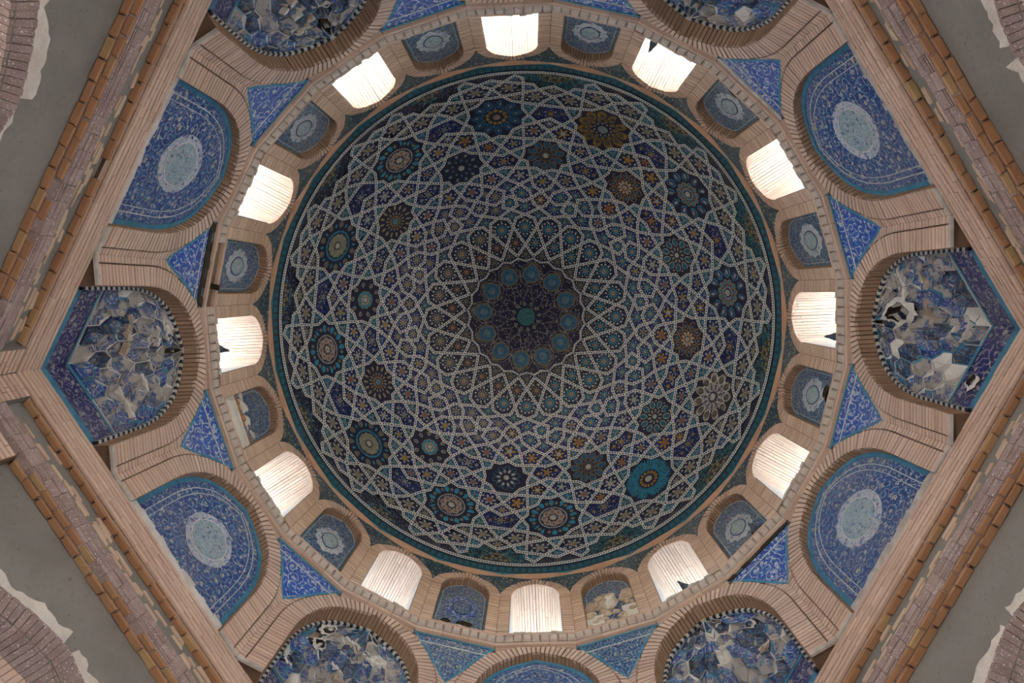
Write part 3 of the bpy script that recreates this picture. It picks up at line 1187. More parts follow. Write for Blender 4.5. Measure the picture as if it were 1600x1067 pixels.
mb = MB()
LC = (.20, .195, .185)  # white outlines greyed down to paint in the dimness under the crown
for k in range(12):
    an = R_(30 * k)
    cx, cy = 66 * math.cos(an), 66 * math.sin(an)
    # cloud outline round each medallion
    pts = []
    for i in range(49):
        t = 2 * PI * i / 48
        rr = 17.2 + 1.1 * math.cos(8 * t) + 3.0 * max(0, math.cos(t)) ** 6
        pts.append((cx + rr * math.cos(t + an), cy + rr * math.sin(t + an)))
    line_on_dome(mb, pts, .42, .016, LC)
    for dx, dr in ((15, 64),):
        q = (dr * math.cos(an + R_(dx)), dr * math.sin(an + R_(dx)))
        mb.poly([dome_xyz(q[0] + 2 * math.cos(2 * PI * i / 8), q[1] + 2 * math.sin(2 * PI * i / 8), .018) for i in range(8)], col=LC)
    for s in (-1, 1):
        pts = []
        for i in range(13):
            t = i / 12
            rad = 50 - 26 * t
            f = an + R_(s * 15 * (t + .12 * math.sin(3 * PI * t)))
            pts.append((rad * math.cos(f), rad * math.sin(f)))
        line_on_dome(mb, pts, .4, .0165, LC)
        pts = []
        for i in range(9):
            t = i / 8
            rad = 40 + 3.5 * math.cos(2 * PI * t)
            f = an + R_(s * 15 * t)
            pts.append((rad * math.cos(f), rad * math.sin(f)))
        line_on_dome(mb, pts, .35, .0165, LC)
    # diamonds round the centre
    f = an + R_(15)
    dm = [(24.5, 0), (20.5, 3.1), (16.5, 0), (20.5, -3.1)]
    mb.poly([dome_xyz(r * math.cos(f) - t * math.sin(f), r * math.sin(f) + t * math.cos(f), .018) for r, t in dm], col=(.20, .20, .17))
    mb.poly([dome_xyz(r * math.cos(f) - t * math.sin(f), r * math.sin(f) + t * math.cos(f), .0195) for r, t in [(22, 0), (20.5, 1.1), (19, 0), (20.5, -1.1)]], col=(.04, .04, .06))
put_child(mb.build('cloud_outline', M['glaze'], kind='stuff'), rose)
for k in range(12):
    an = R_(30 * k)
    cx, cy = 66.5 * math.cos(an), 66.5 * math.sin(an)
    mb = MB()
    for kk, (rad, cc, tip) in enumerate(((14.2, (.20, .14, .05), 4), (12.4, (.045, .13, .20), 2.5), (8.2, (.03, .08, .13), 0), (6.4, (.07, .17, .24), 0), (2.6, (.17, .16, .13), 0))):
        q = []
        for i in range(28):
            t = 2 * PI * i / 28
            rr = rad * (1 + .05 * math.cos(7 * t)) + tip * max(0, math.cos(t)) ** 8
            q.append(dome_xyz(cx + rr * math.cos(t + an), cy + rr * math.sin(t + an), .016 + .0025 * kk))
        mb.poly(q, col=cc)
    put_child(mb.build('medallion', M['glaze']), rose)
mb = MB()
mb.poly([dome_xyz(17 * math.cos(2 * PI * i / 24) * (1 if i % 2 else .84), 17 * math.sin(2 * PI * i / 24) * (1 if i % 2 else .84), .02) for i in range(24)], col=(.012, .016, .03))
mb.poly([dome_xyz(14 * math.cos(2 * PI * i / 24), 14 * math.sin(2 * PI * i / 24), .024) for i in range(24)], col=(.045, .15, .15))
put_child(mb.build('apex_disc', M['glaze']), rose)

# turquoise border at the foot of the dome
mb = MB()
n = 288
for j in range(n):
    a0, a1 = 360 / n * j, 360 / n * (j + 1)
    for r0, r1, cc in ((389.5, 391, (.03, .06, .09)), (391, 397.2, (.035, .15, .20)), (397.2, 398.6, (.01, .02, .05)), (398.6, 402, (.04, .22, .28))):
        q = [dome_xyz(r * math.cos(R_(a)), r * math.sin(R_(a)), .008) for r, a in ((r0, a0), (r1, a0), (r1, a1), (r0, a1))]
        mb.poly(q, col=cc)
border = mb.build('border_band', M['glaze'])
put(border, ceiling)
mb = MB()
for j in range(216):
    am = R_(360 / 216 * (j + .5))
    for kk, (rr, ww, cc) in enumerate(((2.9, 2.2, (.008, .012, .03)), (1.2, 1.0, (.18, .20, .16) if j % 2 else (.16, .13, .05)))):
        c = 394.0
        q = [dome_xyz((c + rr * math.cos(t)) * math.cos(am + ww * math.sin(t) / c), (c + rr * math.cos(t)) * math.sin(am + ww * math.sin(t) / c), .011 + .002 * kk)
             for t in (2 * PI * i / 8 for i in range(8))]
        mb.poly(q, col=cc)
put_child(mb.build('border_bead', M['glaze'], kind='stuff'), border)


# ------------------------------------------------------------------ arch outlines (half curves: sideways, height)
ARCH_IN = smooth_curve([(.985, 9.45), (.975, 9.7), (.93, 9.98), (.86, 10.2), (.72, 10.46), (.5, 10.67), (.25, 10.8), (0, 10.89)], 4)
ARCH_OUT = smooth_curve([(1.25, 9.45), (1.245, 9.8), (1.19, 10.12), (1.07, 10.42), (.92, 10.66), (.76, 10.84), (.42, 11.0), (0, 11.12)], 4)
JAMB_IN, JAMB_OUT = [(.985, H_HEX), (.985, 9.45)], [(1.25, H_HEX), (1.25, 9.45)]
PAN_OUT = [(.985, 8.42), (.985, 8.9)] + [(x, y - .004) for x, y in ARCH_IN]
WIN_IN = smooth_curve([(.455, 12.85), (.445, 12.95), (.38, 13.12), (.28, 13.24), (.15, 13.32), (0, 13.38)], 3)
WIN_OUT = smooth_curve([(.662, 12.98), (.60, 13.16), (.50, 13.31), (.36, 13.43), (.2, 13.52), (0, 13.60)], 3)
TILE_OUT = smooth_curve([(.48, 11.43), (.48, 12.6), (.475, 12.95), (.44, 13.1), (.36, 13.23), (.2, 13.36), (0, 13.46)], 4)
SPAN_EDGE = smooth_curve([(1.366, 10.05), (1.24, 10.2), (1.10, 10.42), (.95, 10.66), (.80, 10.84), (.655, 11.02)], 4)   # spandrel edge on the bay face

# ------------------------------------------------------------------ the twelve bays below the drum
for a in range(0, 360, 30):
    corner = a % 60 == 0
    bay = empty('wall_bay', P(a, D12, 0, H_HEX))
    tag(bay, 'brick arch face framing the %s %s' % ('stalactite niche' if corner else 'flat blue panel', PLACE[a]), kind='structure')
    mb = MB()
    arched_face(mb, a, D12, D12 * TAN15 + .02, H_HEX, H_RING + .06, [(.985, H_HEX)] + JAMB_IN[1:] + ARCH_IN[1:])
    put(mb.build('mortar_bed', M['mortar']), bay)
    mb = MB()
    voussoirs(mb, a, D12, JAMB_IN, JAMB_OUT, 14)
    voussoirs(mb, a, D12, ARCH_IN, ARCH_OUT, 27)
    put(mb.build('archivolt_bricks', M['brick'], kind='stuff'), bay)
    mb = MB()
    hw = D12 * TAN15

    def iv(h):
        out = half_at(JAMB_OUT[:1] + ARCH_OUT, h) + .018
        e = hw - .004
        if h > 10.05:
            e = max(half_at(SPAN_EDGE, h) if h < 11.02 else .655, out)
        return [(-e, -out), (out, e)]
    courses(mb, a, D12, H_HEX, 10.92, iv, length=.3)

    def iv2(h):
        o2 = half_at(ARCH_OUT, h) + .012
        return [(-.655, -o2), (o2, .655)]
    courses(mb, a, D12, 10.92, H_RING - .005, iv2, pitch=.045, length=.35, proud=.024)
    put(mb.build('pier_bricks', M['brick'], kind='stuff'), bay)
    dep = DPAN if not corner else 5.34
    mb = MB()
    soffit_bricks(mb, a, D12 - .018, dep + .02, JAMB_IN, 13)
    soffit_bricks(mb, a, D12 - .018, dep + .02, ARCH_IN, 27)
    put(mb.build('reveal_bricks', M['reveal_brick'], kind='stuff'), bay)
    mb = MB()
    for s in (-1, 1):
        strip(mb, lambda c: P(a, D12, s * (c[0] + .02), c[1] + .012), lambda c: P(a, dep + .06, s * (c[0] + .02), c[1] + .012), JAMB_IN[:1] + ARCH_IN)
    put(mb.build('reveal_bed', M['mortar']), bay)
    mb = MB()
    for sg in (-1, 1):
        f = [(.985, D12 - .03), (D12 * TAN15 - .01, D12 - .03), (D12 * TAN15 - .01, D12 + .005), (.985, D12 + .005)]
        mb.box8([P(a, d, sg * t, H_HEX - .045) for t, d in f], [P(a, d, sg * t, H_HEX + .01) for t, d in f])
    put(mb.build('ledge', M['sill']), bay)
    mb = MB()
    for sg in (-1, 1):
        f = [(.985, D12), (D12 * TAN15, D12), (1.46, D12 + .36), (.985, D12 + .36)]
        mb.poly([P(a, d, sg * t, H_HEX) for t, d in f])
    put(mb.build('pier_underside', M['mortar']), bay)

# ------------------------------------------------------------------ flat blue panels with an oval medallion
PANEL_NOTE = {30: 'upper right blue tile panel, grey-green oval with wide white ring', 90: 'blue tile panel hidden past the top edge behind its brick arch',
              150: 'upper left blue tile panel, faded, with a pale speckled oval', 210: 'lower left blue tile panel, deepest cobalt, with a grey-green oval',
              270: 'blue tile panel at bottom middle, only its pointed head showing', 330: 'lower right blue tile panel, oval with a dark flower and white ring'}


def oval(u0, h0, ru, rv, n=36, point=.12):
    out = []
    for i in range(n):
        t = 2 * PI * i / n
        x, y = math.sin(t), math.cos(t)
        k = 1 + point * max(0, abs(y)) ** 10
        out.append((u0 + ru * x, h0 + rv * y * k))
    return out


def flat_shape(mb, a, d, pts, thick=.008, uvo=(0, 0), col=(.5, .5, .5)):
    uv = [(x + uvo[0], y + uvo[1]) for x, y in pts]
    mb.poly([P(a, d, *p) for p in pts], uv, col=col)
    for i in range(len(pts)):
        p, q = pts[i], pts[(i + 1) % len(pts)]
        mb.poly([P(a, d, *p), P(a, d, *q), P(a, d + thick, *q), P(a, d + thick, *p)], [uv[i], uv[(i + 1) % len(pts)]] * 2, col=col)


for a in (30, 90, 150, 210, 270, 330):
    r = empty('tile_panel', P(a, DPAN, 0, 8.5))
    tag(r, PANEL_NOTE[a], 'tile panel', 'oval tile panels')
    mb = MB()
    flat_arch(mb, a, DPAN, PAN_OUT, 8.5, uvo=(a * .37, 0))
    put(mb.build('tile_field', M['panel_tile']), r)
    mb = MB()
    edge = [(.985, 8.5)] + [(x, y) for x, y in PAN_OUT if y > 8.65]
    inner = frame_band(mb, a, DPAN, edge, .07, 8.5, .014, bottom=False)
    put(mb.build('turquoise_border', M['turquoise']), r)
    mb = MB()
    # double white line inside the border and across the foot
    in2 = [(max(x - .06, 0), y - .03) for x, y in inner if x > .0]
    for off, wd in ((.10, .012), (.19, .009)):
        o2 = [(max(x - off, 0), y - off * .35) for x, y in inner]
        frame_band(mb, a, DPAN, o2, wd, 8.9 + off, .006, bottom=False)
    put(mb.build('white_line', M['white_tile']), r)
    mb = MB()
    flat_shape(mb, a, DPAN - .010, oval(0, 9.585, .425, .485, point=.06), .01, uvo=(a, 0))
    put(mb.build('medallion_rim', M['oval_white']), r)
    mb = MB()
    flat_shape(mb, a, DPAN - .018, oval(0, 9.57, .315, .355, point=.08), .01, uvo=(a, 3))
    put(mb.build('medallion_centre', M['oval_grey'] if a in (30, 330, 90, 270) else M['oval_white'] if False else M['oval_grey']), r)
    mb = MB()
    ring = oval(0, 9.57, .325, .365, point=.08)
    for i in range(len(ring)):
        p, q = ring[i], ring[(i + 1) % len(ring)]
        s = lambda z, k: (z[0] * k, 9.57 + (z[1] - 9.57) * k)
        f = [p, q, s(q, .95), s(p, .95)]
        mb.poly([P(a, DPAN - .0195, *z) for z in f])
    put(mb.build('medallion_line', M['white_tile']), r)
    # crumbling plaster strip along the foot
    mb = MB()
    x = -1.0
    while x < 1.0:
        wv = rnd.uniform(.08, .2)
        hh = rnd.uniform(8.665, 8.70) + (.03 if a in (330, 210) else 0)
        f = [(x, 8.46), (x + wv, 8.46), (x + wv, hh + rnd.uniform(-.012, .012)), (x, hh)]
        mb.box8([P(a, DPAN - rnd.uniform(.01, .03), *p) for p in f], [P(a, DPAN + .01, *p) for p in f])
        x += wv
    put(mb.build('plaster_foot', M['white_plaster'] if a in (150, 210) else M['sill'], kind='stuff'), r)

# ------------------------------------------------------------------ triangular spandrel tiles
SPN = {15: 'between the right niche and upper right panel', 45: 'with a grey worn strip, above the upper right panel', 75: 'bright cobalt, right of the top middle window',
       105: 'bright cobalt, left of the top middle window', 135: 'above the faded upper left panel', 165: 'beside the torn-out brown course on the left',
       195: 'below the left niche, its lower corner crumbled', 225: 'with plump white blossoms, between lower left panel and bottom left niche',
       255: 'dark and cream, left of the bottom middle window', 285: 'dark and cream, right of the bottom middle window',
       315: 'with a bare brown top edge, by the lower right panel', 345: 'between the right niche and lower right panel'}
for a in range(15, 360, 30):
    r = empty('spandrel_tile', P(a, D12, 0, 10.1))
    tag(r, 'three-cornered blue spandrel tile %s' % SPN[a], 'tile panel', 'spandrels between the arches')
    mb, bd, fr = MB(), MB(), MB()
    E = resample(SPAN_EDGE, 16)

    def side(s, x, y, d=D12 - .012):
        return Vector(P(a - s * 15, d, s * x, y))
    rows = []
    for x, y in E:
        L, Rr = side(-1, x, y), side(1, x, y)
        # a - s*15: s=-1 is the face at a+15
        rows.append((L, Rr, y))
    # make sure the two rails are the facing edges
    if (rows[-1][0] - rows[-1][1]).length > (Vector(P(a + 15, D12, -E[-1][0], E[-1][1])) - Vector(P(a - 15, D12, E[-1][0], E[-1][1]))).length + 1e-3:
        rows = [(Vector(P(a + 15, D12 - .012, -x, y)), Vector(P(a - 15, D12 - .012, x, y)), y) for x, y in E]
    K = 8
    for (l0, r0, y0), (l1, r1, y1) in zip(rows[:-1], rows[1:]):
        for k in range(K):
            q = [l0.lerp(r0, k / K), l0.lerp(r0, (k + 1) / K), l1.lerp(r1, (k + 1) / K), l1.lerp(r1, k / K)]
            w0, w1 = (l0 - r0).length, (l1 - r1).length
            uv = [((k / K - .5) * w0 + a, y0), (((k + 1) / K - .5) * w0 + a, y0), (((k + 1) / K - .5) * w1 + a, y1), ((k / K - .5) * w1 + a, y1)]
            mb.poly([tuple(z) for z in q], uv)
    put(mb.build('tile_field', M['drum_tile'] if a in (255, 285) else M['spandrel_tile']), r)
    mid = sum(((l + rr) / 2 for l, rr, _ in rows), Vector()) / len(rows)
    axis = Vector((0, 0, 0))
    nrm = Vector(P(a, 1, 0, 0))
    bw = .045
    for s in (0, 1):
        for A, B in zip(rows[:-1], rows[1:]):
            p, q = A[s], B[s]
            po, qo = A[1 - s], B[1 - s]
            dp = (po - p)
            dq = (qo - q)
            p2 = p + dp.normalized() * min(bw, dp.length / 2) if dp.length > 1e-5 else p
            q2 = q + dq.normalized() * min(bw, dq.length / 2) if dq.length > 1e-5 else q
            o = nrm * -.008
            bd.box8([tuple(z + o) for z in (p, q, q2, p2)], [tuple(z) for z in (p, q, q2, p2)])
    l, rr, y = rows[-1]
    dz = Vector((0, 0, -bw))
    o = nrm * -.008
    bd.box8([tuple(z + o) for z in (l, rr, rr + dz, l + dz)], [tuple(z) for z in (l, rr, rr + dz, l + dz)])
    l, rr, y = rows[-4]
    fr.box8([tuple(z + o) for z in (l, rr, rr + dz * .5, l + dz * .5)], [tuple(z) for z in (l, rr, rr + dz * .5, l + dz * .5)])
    put(bd.build('turquoise_border', M['turquoise']), r)
    put(fr.build('white_line', M['white_tile']), r)
    if a in (45, 315, 165):
        mb = MB()
        l, rr, y = rows[-1]
        l2, r2, y2 = rows[-2] if a != 165 else rows[-3]
        n = 9
        for k in range(n):
            q = [l.lerp(rr, k / n), l.lerp(rr, (k + 1) / n), l2.lerp(r2, (k + 1) / n), l2.lerp(r2, k / n)]
            oo = nrm * -rnd.uniform(.012, .03)
            mb.box8([tuple(z + oo) for z in q], [tuple(z) for z in q])
        put(mb.build('broken_strip', M['sill'] if a == 45 else M['cavity']), r)

# ------------------------------------------------------------------ ring of header bricks under the drum
trim = empty('trim_1', (0, 0, H_RING))
tag(trim, 'rope-like course of small header bricks running round below the windows', kind='structure')
mb = MB()
gap = MB()
for k in range(24):
    a = k * 15
    hw = 5.05 * TAN75
    for h0, h1, dd in ((H_RING - .01, H_RING + .07, 5.06), (H_RING + .30, H_SILL, 5.055)):
        for j in range(3):
            x0, x1 = -hw + 2 * hw * j / 3, -hw + 2 * hw * (j + 1) / 3 - .006
            if h0 > 11.2 and k % 2 == 0 and rnd.random() < .2:
                continue
            for (b, t) in ((h0, (h0 + h1) / 2 - .008), ((h0 + h1) / 2 + .004, h1 - .006)):
                pr = rnd.uniform(-.004, .004)
                mb.box8([P(a, dd - .03 - pr, x, y) for x, y in ((x0, b), (x1, b), (x1, t), (x0, t))],
                        [P(a, dd + .05, x, y) for x, y in ((x0, b), (x1, b), (x1, t), (x0, t))], brick_col())
    gap.poly([P(a, 5.085, x, y) for x, y in ((-hw - .01, H_RING - .03), (hw + .01, H_RING - .03), (hw + .01, H_SILL + .01), (-hw - .01, H_SILL + .01))])
    for j in range(9):
        if a == 165 and j > 1:
            continue
        x0, x1 = -hw + 2 * hw * j / 9 + .005, -hw + 2 * hw * (j + 1) / 9 - .005
        f = [(x0, H_RING + .085), (x1, H_RING + .085), (x1, H_RING + .275), (x0, H_RING + .275)]
        bm = MB()
        e = .02
        pr = rnd.uniform(-.006, .006)
        front = [(x0 + e, f[0][1] + e), (x1 - e, f[0][1] + e), (x1 - e, f[2][1] - e), (x0 + e, f[2][1] - e)]
        d0, d1 = 5.0 + pr, 5.025 + pr
        bm.poly([P(a, d0, *p) for p in front])
        for i in range(4):
            j2 = (i + 1) % 4
            bm.poly([P(a, d0, *front[i]), P(a, d0, *front[j2]), P(a, d1, *f[j2]), P(a, d1, *f[i])])
            bm.poly([P(a, d1, *f[i]), P(a, d1, *f[j2]), P(a, 5.09, *f[j2]), P(a, 5.09, *f[i])])
        put(bm.build('brick', M['header_brick']), trim)
put(mb.build('thin_courses', M['brick'], kind='stuff'), trim)
put(gap.build('mortar_bed', M['mortar']), trim)
mb = MB()
f = [(.30, 11.18), (.38, 11.2), (.37, 11.25), (.29, 11.24)]
mb.box8([P(165, 4.93, *p) for p in f], [P(165, 5.09, *p) for p in f])
st = mb.build('wooden_stub', M['cavity'])
put(st, trim)

# ------------------------------------------------------------------ drum: 24 facets, windows and tiled blind niches by turns
drum = empty('wall_drum', (0, 0, H_SILL))
tag(drum, 'brick drum with arched windows and tiled blind niches under the dome', kind='structure')
WJ = [(.455, H_SILL), (.455, 12.85)]
for k in range(24):
    a = k * 15
    hw = DDRUM * TAN75
    mb = MB()
    arched_face(mb, a, DDRUM, hw, H_SILL - .05, H_BAND + .02, [(.455, H_SILL - .05)] + WIN_IN)
    put(mb.build('mortar_bed', M['mortar']), drum)
    mb = MB()

    def iv(h):
        out = half_at(WIN_OUT, h) if h > 12.98 else 0
        i0 = max(half_at(WIN_IN, h), out if h > 12.98 else 0) + .004
        return [(-hw + .003, -i0), (i0, hw - .003)]
    courses(mb, a, DDRUM, H_SILL, 12.85, iv, pitch=.074, length=.3)
    # archivolt from the opening up to the outer curve
    lo = [(.455, 12.85), (.455, 12.86)]
    voussoirs(mb, a, DDRUM, WIN_IN, [(.663, 12.86)] + WIN_OUT, 13)
    put(mb.build('drum_bricks', M['brick'], kind='stuff'), drum)
    if k % 2:
        mb = MB()
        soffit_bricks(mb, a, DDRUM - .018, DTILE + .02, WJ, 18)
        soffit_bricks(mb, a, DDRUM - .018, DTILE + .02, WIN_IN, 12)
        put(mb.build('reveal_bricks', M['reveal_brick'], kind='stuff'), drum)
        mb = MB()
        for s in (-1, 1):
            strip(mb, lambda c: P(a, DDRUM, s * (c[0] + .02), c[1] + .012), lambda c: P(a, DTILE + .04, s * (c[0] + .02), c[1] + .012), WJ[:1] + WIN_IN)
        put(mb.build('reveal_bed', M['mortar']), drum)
# outer skin of the drum and roof
mb = MB()
for k in range(24):
    a = k * 15
    hw = DOUT * TAN75
    if k % 2 == 0:
        arched_face(mb, a, DOUT, hw, 10.8, 14.3, [(.50, H_SILL - .02)] + [(x * 1.1, y) for x, y in WIN_IN])
        mb.poly([P(a, DOUT, x, y) for x, y in ((-.6, 10.8), (.6, 10.8), (.6, H_SILL), (-.6, H_SILL))])
    else:
        mb.poly([P(a, DOUT, x, y) for x, y in ((-hw, 10.8), (hw, 10.8), (hw, 14.3), (-hw, 14.3))])
put(mb.build('outer_face', M['brick']), drum)

WNOTE = {0: 'rightmost, a pigeon head at its sill', 30: 'glaring white, above the upper right panel', 60: 'top right, a pigeon leaning from its corner', 90: 'top middle, glaring white',
         120: 'top left, above the dark muqarnas niche', 150: 'glaring white, above the faded upper left panel', 180: 'leftmost, a dark bird at its foot', 210: 'above the cobalt lower left panel',
         240: 'bottom left, above the holed white niche', 270: 'bottom middle, its pinkish bricks clearly seen', 300: 'bottom right, a pigeon lying on its sill', 330: 'above the lower right panel, empty sill'}
for i, a in enumerate(range(0, 360, 30)):
    r = empty('window_%d' % (i + 1), P(a, DDRUM, 0, H_SILL))
    tag(r, 'arched brick window opening of the drum, %s' % WNOTE[a], kind='structure')
    mb = MB()
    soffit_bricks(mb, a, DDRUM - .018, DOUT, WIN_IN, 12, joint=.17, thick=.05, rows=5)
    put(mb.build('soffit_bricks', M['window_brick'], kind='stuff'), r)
    mb = MB()
    strip(mb, lambda c: P(a, DDRUM + .01, c[0] + .03, c[1] + .02), lambda c: P(a, DOUT, c[0] + .03, c[1] + .02), WIN_IN)
    strip(mb, lambda c: P(a, DDRUM + .01, -c[0] - .03, c[1] + .02), lambda c: P(a, DOUT, -c[0] - .03, c[1] + .02), WIN_IN)
    put(mb.build('mortar_bed', M['mortar']), r)
    mb = MB()
    for s in (-1, 1):
        f = [(s * .455, H_SILL), (s * .455, 12.87), (s * .52, 12.87), (s * .52, H_SILL)]
        mb.box8([P(a, DDRUM + .01, *p) for p in f], [P(a, DOUT, *p) for p in f])
    put(mb.build('jamb', M['white_plaster']), r)
    mb = MB()
    n = 9
    for j in range(n):
        x0, x1 = -.47 + .94 * j / n, -.47 + .94 * (j + 1) / n
        e = rnd.uniform(0, .035)
        f = [(x0, H_SILL - .06), (x1, H_SILL - .06), (x1, H_SILL + rnd.uniform(-.01, .02)), (x0, H_SILL + rnd.uniform(-.01, .02))]
        mb.box8([P(a, DDRUM - .01 - e, *p) for p in f], [P(a, DOUT, *p) for p in f])
    put(mb.build('sill', M['sill']), r)

DN = {15: 'just above the rightmost window', 45: 'with a torn grey strip along its foot', 75: 'right of the top middle window', 105: 'left of the top middle window',
      135: 'at the upper left, over a bright spandrel', 165: 'beside the dark torn-out brick course', 195: 'with its lower half lost to bare stone', 225: 'at the lower left, with a white ringed oval',
      255: 'left of the bottom middle window, holed at its foot', 285: 'right of the bottom middle window, mostly rubble', 315: 'at the lower right, a pigeon in its corner',
      345: 'just below the rightmost window, a hole under its oval'}


def lump(mb, a, d, x, y, r, flat=.5):
    """a rough chip of masonry on the plane (a, d)"""
    n = 6
    rows = []
    for i, (k, z) in enumerate(((1, 0), (.9, .5), (.45, .9))):
        rows.append([P(a, d - z * r * flat, x + k * r * rnd.uniform(.7, 1.25) * math.cos(2 * PI * j / n), y + k * r * rnd.uniform(.7, 1.25) * math.sin(2 * PI * j / n)) for j in range(n)])
    for A, B in zip(rows[:-1], rows[1:]):
        for j in range(n):
            mb.poly([A[j], A[(j + 1) % n], B[(j + 1) % n], B[j]])
    mb.poly(rows[-1])


for a in range(15, 360, 30):
    r = empty('drum_tile_panel', P(a, DTILE, 0, H_SILL))
    tag(r, 'small blue tiled drum niche %s' % DN[a], 'tile panel', 'tiled niches of the drum')
    mb = MB()
    flat_arch(mb, a, DTILE, TILE_OUT, H_SILL, uvo=(a * .61, 0))
    put(mb.build('tile_field', M['drum_tile']), r)
    mb = MB()
    inner = frame_band(mb, a, DTILE, [(x - .004, y) for x, y in TILE_OUT], .035, H_SILL, .01, bottom=False)
    put(mb.build('turquoise_border', M['turquoise']), r)
    mb = MB()
    frame_band(mb, a, DTILE, [(max(x - .03, 0), y - .015) for x, y in inner], .010, H_SILL, .005, bottom=False)
    put(mb.build('white_line', M['white_tile']), r)
    if a not in (195, 285):
        ch = 12.38 if a != 255 else 12.42
        mb = MB()
        pts = []
        for i in range(64):
            t = 2 * PI * i / 64
            k = 1 + .06 * math.cos(12 * t)
            pts.append((.295 * k * math.sin(t), ch + .40 * k * math.cos(t) * (1 + .12 * abs(math.cos(t)) ** 10)))
        flat_shape(mb, a, DTILE - .008, pts, .008, uvo=(a, 0))
        put(mb.build('medallion_rim', M['oval_white'] if a != 255 else M['spandrel_tile']), r)
        mb = MB()
        flat_shape(mb, a, DTILE - .0125, oval(0, ch, .175, .25), .004, uvo=(a, 1), col=(.018, .035, .12))
        put(mb.build('medallion_line', M['glaze']), r)
        mb = MB()
        flat_shape(mb, a, DTILE - .0145, oval(0, ch, .155, .225), .003, uvo=(a, 1))
        put(mb.build('medallion_centre', M['oval_grey'] if a != 255 else M['drum_tile']), r)
    n = {15: 0, 75: 1, 105: 1, 135: 1, 165: 0, 225: 1}.get(a)
    mb = MB()
    if a == 195:
        for j, (y0, y1) in enumerate(((11.43, 11.64), (11.65, 11.78), (11.79, 11.90), (11.91, 12.0))):
            f = [(-.47, y0), (.47, y0), (.47, y1), (-.47, y1 + rnd.uniform(-.01, .02))]
            mb.box8([P(a, DTILE - .10 + .015 * j, *p) for p in f], [P(a, DTILE + .02, *p) for p in f])
        put(mb.build('stone_sill', M['white_plaster']), r)
        mb = MB()
        for j in range(9):
            lump(mb, a, DTILE, -.40 + .1 * j, 12.12 + rnd.uniform(-.05, .05), rnd.uniform(.05, .09), .6)
        put(mb.build('exposed_brick', M['square_brick']), r)
        mb = MB()
        for j in range(18):
            lump(mb, a, DTILE, rnd.uniform(-.42, .42), 12.30 + rnd.uniform(-.08, .14), rnd.uniform(.04, .09), .3)
        put(mb.build('mortar_patch', M['white_plaster']), r)
    elif a == 285:
        for j in range(70):
            y = rnd.uniform(11.5, 12.75)
            lump(mb, a, DTILE, rnd.uniform(-.43, .43), y, rnd.uniform(.05, .12), .6)
        put(mb.build('rubble_face', M['rubble'], kind='stuff'), r)
        mb = MB()
        for x0, x1, y1 in ((-.47, -.15, 12.0), (-.15, .2, 11.62), (.2, .47, 12.1)):
            f = [(x0, H_SILL), (x1, H_SILL), (x1, y1), (x0, y1)]
            mb.box8([P(a, DTILE - .05, *p) for p in f], [P(a, DTILE + .02, *p) for p in f])
        lump(mb, a, DTILE - .05, .03, 12.3, .17, .9)
        put(mb.build('plaster_patch', M['white_plaster']), r)
    elif a in (255, 45, 315, 345):
        hi = {255: 11.72, 45: 11.62, 315: 11.6, 345: 11.55}[a]
        x = -.46
        while x < .45:
            wv = rnd.uniform(.06, .16)
            y1 = hi + rnd.uniform(-.07, .05)
            if a == 255 and x > .1:
                y1 -= .12
            if a == 345 and x > -.1:
                y1 = H_SILL + .05
            f = [(x, H_SILL), (min(x + wv, .46), H_SILL), (min(x + wv, .46), y1), (x, y1)]
            mb.box8([P(a, DTILE - rnd.uniform(.02, .05), *p) for p in f], [P(a, DTILE + .01, *p) for p in f])
            x += wv
        put(mb.build('plaster_strip', M['white_plaster'] if a != 45 else M['sill']), r)
        mb = MB()
        holes = {255: [(-.22, 11.78, .08), (.14, 11.80, .10), (.03, 11.81, .06)], 45: [(.30, 11.72, .07), (.12, 11.78, .08), (-.05, 11.76, .06), (-.2, 11.7, .09), (.38, 11.66, .05)],
                 315: [(.27, 11.68, .10), (.17, 11.74, .08)], 345: [(.12, 11.88, .09), (.06, 11.78, .07)]}[a]
        for x, y, rr in holes:
            q = []
            for i in range(9):
                t = 2 * PI * i / 9
                k = rr * rnd.uniform(.75, 1.25)
                q.append((x + k * math.cos(t), y + k * math.sin(t) * .8))
            mb.poly([P(a, DTILE - .006, *p) for p in q])  # flat dark patch on the tile, its colour standing for the hole's shade
            for i in range(9):
                p, s = q[i], q[(i + 1) % 9]
                c = lambda z: (x + (z[0] - x) * 1.25, y + (z[1] - y) * 1.25)
                mb.poly([P(a, DTILE - .006, *p), P(a, DTILE - .006, *s), P(a, DTILE - .03, *c(s)), P(a, DTILE - .03, *c(p))])
        put(mb.build('broken_hole', M['cavity'], kind='stuff'), r)

